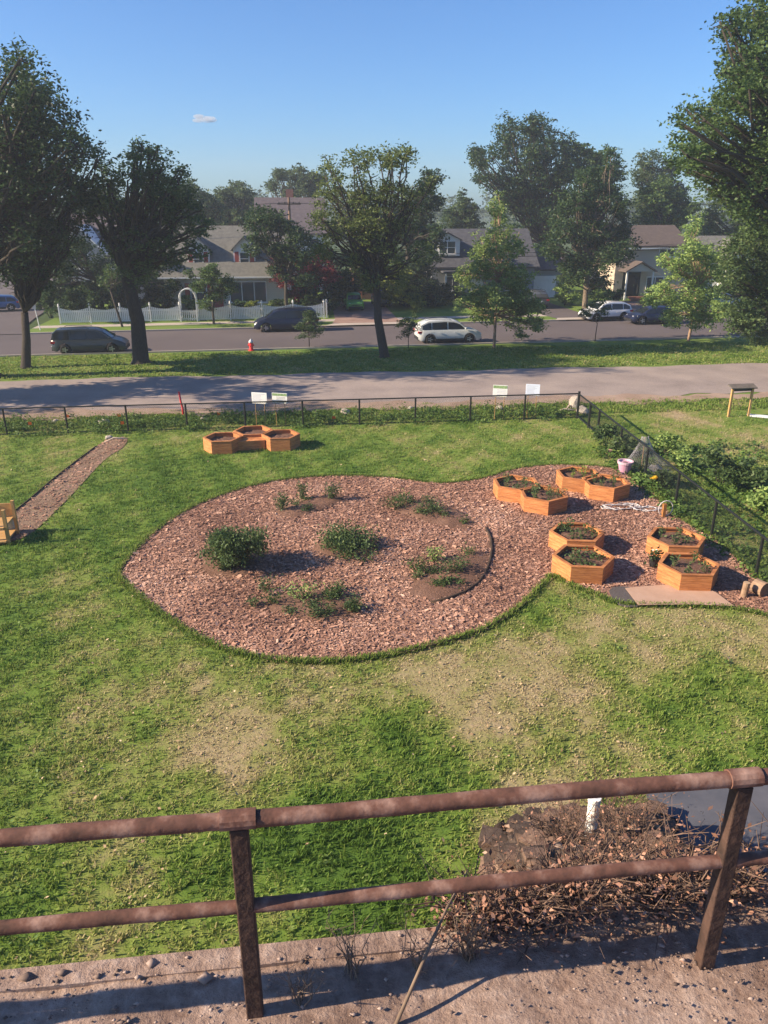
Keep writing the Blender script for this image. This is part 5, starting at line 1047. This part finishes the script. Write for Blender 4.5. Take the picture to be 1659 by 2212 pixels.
for lab, x, y in [('orange flag beside the second fence post from the left', 144, 907), ('orange flag in weeds at the far left of the fence', 63, 923), ('orange flag in weeds above the dirt strip end', 255, 905), ('orange flag low by the dirt strip end', 262, 922), ('orange flag in weeds near the notices', 470, 902), ('orange flag right of the three-bed cluster', 718, 910)]:
    p = gp(x, y+8, 0); r = empty('marker_flag', p, lab, 'flag', 'orange marker flags'); MB().tube([(0,0,-.05),(0,0,.42)], .006, 5).build('wire', M_blk, r); MB().hexa([(0,-.004,.28),(.16,-.004,.29),(.16,.004,.29),(0,.004,.28)], [(0,-.004,.42),(.16,-.004,.41),(.16,.004,.41),(0,.004,.42)]).build('flag', mat('orange flag', (.85,.16,.02), rough=.6), r)
random.seed(9)
for lab, x, y in [('broken pale branch at the far end of the dirt strip', 252, 955)]: drift(lab, x, y, 1.0, .35, .04)
# weeds: one ground-cover mass along the back fence, and single bushes at the side fence
Xw = RNG.uniform(-19, 13.4, 620); Yw = 34.9+np.abs(RNG.normal(0, 1.1, 620)); Yw = np.where(RNG.random(620) < .12, 34.3, Yw); hw_ = .10+.42*vnoise(Xw*1.3, Yw, 6)**1.6
k = (Yw < 37.6); Xw, Yw, hw_ = Xw[k], Yw[k], hw_[k]; Pw = np.repeat(np.stack([Xw, Yw, hw_*.55], -1), 22, 0)+RNG.normal(0, 1, (len(Xw)*22, 3))*np.stack([np.full(len(Xw)*22, .13), np.full(len(Xw)*22, .12), np.repeat(hw_*.33, 22)], -1)
Pw[:, 2] = np.abs(Pw[:, 2]); V = leaf_cloud(Pw, .055); o = fast_mesh('weeds', V, np.arange(len(V)).reshape(-1, 4), M_weed, None, np.clip(np.repeat(RNG.normal(.5, .2, len(Xw)), 22)+RNG.normal(0, .15, len(Pw)), 0, 1)); o['kind'] = 'stuff'
Xw = np.where(RNG.random(1000) < .3, RNG.uniform(11.9, 13, 1000), RNG.uniform(13.2, 22, 1000)); Yw = RNG.uniform(15, 29.5, 1000); k = RNG.random(1000) < np.where(Xw < 13.1, .8, np.clip(1.25-np.abs(Xw-15.2+(Yw-24)*-.25)/3.2, 0, 1))*np.clip((Yw-16)/3, .2, 1); Xw, Yw = Xw[k], Yw[k]; hw_ = .07+.34*vnoise(Xw*1.1, Yw*1.1, 12)**1.8
m_ = len(Xw)*20; Pw = np.repeat(np.stack([Xw, Yw, hw_*.5], -1), 20, 0)+RNG.normal(0, 1, (m_, 3))*np.stack([np.full(m_, .14), np.full(m_, .14), np.repeat(hw_*.33, 20)], -1); Pw[:, 2] = np.abs(Pw[:, 2])
V = leaf_cloud(Pw, .065); o = fast_mesh('weeds', V, np.arange(len(V)).reshape(-1, 4), M_weed, None, np.clip(np.repeat(RNG.normal(.5, .2, len(Xw)), 20)+RNG.normal(0, .15, m_), 0, 1)); o['kind'] = 'stuff'
random.seed(14)
for lab, x, y, r_, h, n, mt in [('tall weedy bush just inside the gate posts of the side fence', 1310, 968, .6, 1.1, 700, 'garden'), ('low weedy bush behind the netting at the fence', 1345, 985, .65, .9, 600, 'garden'), ('leafy bush beyond the side fence behind the netting', 1440, 975, .6, .7, 600, 'light'), ('wide green bush beyond the fence right of the yellow flowers', 1500, 1010, .8, .7, 800, 'light'), ('tall leafy bush beyond the side fence at right', 1560, 1045, .75, 1.4, 1100, 'garden'), ('green bush at the right edge beyond the side fence', 1625, 1060, .8, 1.2, 1000, 'garden'), ('low bright bush beyond the fence at the lower right', 1640, 1110, .8, .7, 1200, 'light'), ('low bush along the fence by the yellow flowers', 1430, 1050, .5, .6, 800, 'garden')]:
    shrub(lab, gp(x, y, 0), r_, h, n, .075, mt, 'weedy bushes at the side fence', 'weedy_bush')
# grassy lip hiding the mulch rim
Q = np.array(MULW+[MULW[0]]); sgl = np.linalg.norm(np.diff(Q, axis=0), axis=1); cum = np.concatenate([[0], np.cumsum(sgl)]); tt = RNG.uniform(0, cum[-1], 5200); ix = np.searchsorted(cum, tt)-1; fr = ((tt-cum[ix])/sgl[ix])[:, None]; pr = Q[ix]*(1-fr)+Q[ix+1]*fr
n = len(pr); N = n*6; Bx = np.repeat(pr, 6, 0)+RNG.normal(0, .045, (N, 2)); L = RNG.uniform(.05, .15, N); a = RNG.uniform(0, 6.28, N); ln = RNG.uniform(.2, 1.2, N); base = np.column_stack([Bx, np.zeros(N)]); off = np.stack([-np.sin(a)*.012, np.cos(a)*.012, 0*a], -1); tip = base+np.stack([np.cos(a)*np.sin(ln)*L, np.sin(a)*np.sin(ln)*L, np.cos(ln)*L], -1)
V = np.stack([base-off, base+off, tip+off*.4, tip-off*.4], 1).reshape(-1, 3); o = fast_mesh('grass', V, np.arange(4*N).reshape(N, 4), M_grass, tint=np.clip(RNG.normal(.3, .14, N), 0, 1)); o['kind'] = 'stuff'
# ------------------------------------------------------------------ beside the line: railing, stones, pipe, dry weeds
M_rustd = mat('dark rusted steel', (.03,.018,.014), (.10,.055,.04), 6, .85, .6)
r = empty('railing', (-.30, 2.42, 5.97), 'rusty two-rail pipe railing along the walkway beside the railway', 'railing')
for x in (-4.5, -2.4, -.30, 1.80, 3.9): 
    po = MB().box((x+.30, 0, .535), (.072, .06, 1.07)).build('post', M_rustd, r, bevel=.006); MB().tube([(x+.23, 0, 1.10), (x+.37, 0, 1.10)], .041, 12).build('fitting', M_rust, po)
def rail(name, z, rad):
    pts = [(-6+.12*k+.3, .0, z+.004*math.sin(k*.35)) for k in range(97)]; return MB().tube(pts, [rad*(1+.05*math.sin(k*1.7)*random.random()) for k in range(97)], 12).build(name, M_rust, r, smooth=True)
rail('top_rail', 1.10, .035); rail('lower_rail', .645, .030)
random.seed(31); cnt = 0
SG2 = 'rubble stones of the bank below the railing'
protos = []
for k in range(7):
    b = bmesh.new(); bmesh.ops.create_cube(b, size=1.0); bmesh.ops.subdivide_edges(b, edges=b.edges, cuts=1, use_grid_fill=True)
    for v in b.verts: v.co = v.co*(1-.10*(v.co.length-.5))+Vector((random.gauss(0, .055), random.gauss(0, .055), random.gauss(0, .05)))
    me = bpy.data.meshes.new('rubble_stone'); b.to_mesh(me); b.free(); me.materials.append(M_stone if k % 3 else M_stoned); protos.append(me)
while cnt < 295:
    x, y = random.uniform(.6, 6.6), 2.95+6.6*random.random(); h = float(spur(np.array([x]), np.array([y]))[0])
    if h < .08: continue
    o = bpy.data.objects.new('rubble_stone', random.choice(protos)); C.objects.link(o); s = random.uniform(.10, .30)*(.5+.065*y); o.scale = (s*1.25, s, s*.62); o.location = (x, y, h+random.uniform(-.06, .10)); o.rotation_euler = (random.gauss(0, .14), random.gauss(0, .14), random.gauss(0, .35)); tag(o, 'rough brown stone of the rubble bank below the rusty railing', 'stone', SG2); cnt += 1
p = Vector((3.55, 7.6, .3)); r = empty('marker_pipe', p, 'upright white plastic pipe on the rubble bank behind the railing', 'pipe'); h0 = spur(np.array([p.x]), np.array([p.y]))[0]
pt, pb = at(1262, 1732, 7.6), at(1266, 1872, 7.6); pb.z = min(pb.z, pt.z-.8); r.location = (pb.x, 7.6, pb.z-.4)
MB().tube([(0,0,0),(0,0,pt.z-pb.z+.4)], .075, 14).build('pipe', M_whitep, r, smooth=False); MB().tube([(0,0,pt.z-pb.z+.401),(0,0,pt.z-pb.z+.46)], .085, 14).build('cap', M_whitep, r)
def dryweed(label, p, h, n, spread):
    r = empty('dry_weed', p, label, 'weed', 'dry weeds on the walkway'); b = MB(); m_ = mat_dry
    for k in range(n):
        a = random.uniform(0, 6.28); e = Vector((math.cos(a)*spread*random.uniform(.3, 1), math.sin(a)*spread*random.uniform(.2, .8), h*random.uniform(.5, 1))); pts = limb(b, (random.gauss(0, .02), random.gauss(0, .02), -.02), e, .0035, .0012, .2, 4, 4)
        for j in range(3): q = pts[random.randint(2, 4)]; limb(b, q, q+Vector((random.gauss(0, .06), random.gauss(0, .05), random.uniform(.0, .1))), .0016, .0008, .2, 2, 3)
    b.build('stem', m_, r); return r
mat_dry = mat('dry stems', (.13,.09,.065), (.24,.17,.12), 5, .9)
for lab, x, y, h, n, s in [('dry twiggy weed at the walkway edge right of the front post', 760, 2100, .36, 12, .13), ('dry twiggy weed at the walkway edge farther right of the front post', 900, 2085, .28, 11, .12), ('sparse dry weed near the bottom of the walkway', 650, 2160, .22, 12, .12), ('dry weed clump before the rubble bank', 1010, 2070, .35, 20, .18)]:
    p = G(x, y, 5.99); dryweed(lab, p, h, n, s)
mat_brush = mat('dead brush', (.09,.055,.04), (.20,.13,.095), 5, .95)
def brush(label, p, h, n, sp):
    r = empty('dead_bush', p, label, 'bush', 'dead brush behind the railing'); b = MB()
    for k in range(n):
        a = random.uniform(0, 6.28); e = Vector((math.cos(a)*sp*random.uniform(.2, 1), math.sin(a)*sp*random.uniform(.2, .8), h*random.uniform(.4, 1))); pts = limb(b, (random.gauss(0, .05), random.gauss(0, .05), -.05), e, .008, .003, .2, 4, 4)
        for j in range(5): q = pts[random.randint(1, 4)]; limb(b, q, q+Vector((random.gauss(0, .12), random.gauss(0, .10), random.uniform(-.02, .16))), .004, .0015, .2, 2, 3)
    b.build('stem', mat_brush, r); P = RNG.normal(0, 1, (500, 3))*np.array([sp*.5, sp*.4, h*.28])+np.array([0, 0, h*.45]); P[:, 2] = np.abs(P[:, 2]); V = leaf_cloud(P, .016)
    fast_mesh('dead_leaves', V, np.arange(len(V)).reshape(-1, 4), M_chip, r, RNG.random(len(P))**1.5*.55); return r
for lab, x, y, h, n, sp in [('low dead brown bush at the left foot of the rubble bank', 1.35, 3.1, .38, 40, .38), ('dead brown bush on the rubble bank below the white pipe', 1.95, 3.4, .45, 45, .42), ('dead brown bush on the rubble bank left of the right railing post', 2.5, 3.3, .42, 45, .40), ('dead brown bush right of the right railing post', 2.95, 3.0, .35, 40, .36), ('dead brown tuft at the walkway edge just behind the leaning stalk', .74, 2.74, .20, 30, .2), ('dead brown tuft at the walkway edge, first right of the leaning stalk', 1.0, 2.74, .26, 34, .24), ('dead brown tuft at the walkway edge, second right of the leaning stalk', 1.32, 2.78, .34, 40, .28), ('dead brown tuft at the walkway edge below the white pipe', 1.72, 2.76, .30, 40, .28), ('dead brown tuft at the walkway edge left of the right railing post', 2.1, 2.78, .32, 40, .28), ('dead brown tuft at the walkway edge right of the right railing post', 2.55, 2.76, .28, 36, .28), ('dead brown bush on the upper left corner of the rubble bank', 2.2, 4.2, .55, 50, .5), ('dead brown bush on the far left shoulder of the rubble bank', 3.3, 7.6, .8, 60, .7), ('dead brown bush on the lower bank left of the white pipe', 2.6, 5.0, .7, 50, .6), ('wide dead brown bush on the lower bank around the white pipe foot', 3.6, 6.4, .8, 60, .75), ('dead brown bush at the far lower end of the rubble bank', 4.3, 8.2, .9, 60, .9), ('dead brown bush on the right flank of the rubble bank', 4.3, 5.6, .9, 60, .8), ('low dead brown bush on the left flank of the rubble bank', 2.3, 6.6, .7, 50, .7)]:
    brush(lab, Vector((x, y, max(.2, float(spur(np.array([x]), np.array([y]))[0])-.05) if y > 2.9 else 5.96)), h, n, sp)
a, c = G(850, 2215, 5.99), G(1010, 1880, 6.35); r = empty('dry_stalk', a, 'single long leaning brown stalk in front of the rubble bank', 'weed'); d = c-a
b = MB(); b.tube([(0,0,-.03), d*.35+Vector((.01,0,.04)), d*.7+Vector((.0,0,.04)), d], [.009,.008,.006,.003], 6)
for k in range(8): q = d*random.uniform(.5, 1.0); limb(b, q, q+Vector((random.gauss(0,.05), random.gauss(0,.04), random.uniform(0,.09))), .003, .001, .2, 2, 3)
b.build('stem', mat_dry, r, smooth=True)
# ------------------------------------------------------------------ evening haze in the air over the whole scene
hz = MB().box((30, 205, 15.0), (700, 520, 33.0)).build('haze', [], None); hz['kind'] = 'stuff'
mh = bpy.data.materials.new('haze'); mh.use_nodes = True; N_ = mh.node_tree.nodes; N_.remove(N_['Principled BSDF'])
pv = N_.new('ShaderNodeVolumePrincipled'); pv.inputs['Density'].default_value = .0008; pv.inputs['Color'].default_value = (.80, .88, 1, 1); pv.inputs['Anisotropy'].default_value = .2
mh.node_tree.links.new(pv.outputs[0], N_['Material Output'].inputs['Volume']); hz.data.materials.append(mh); hz.display_type = 'WIRE'
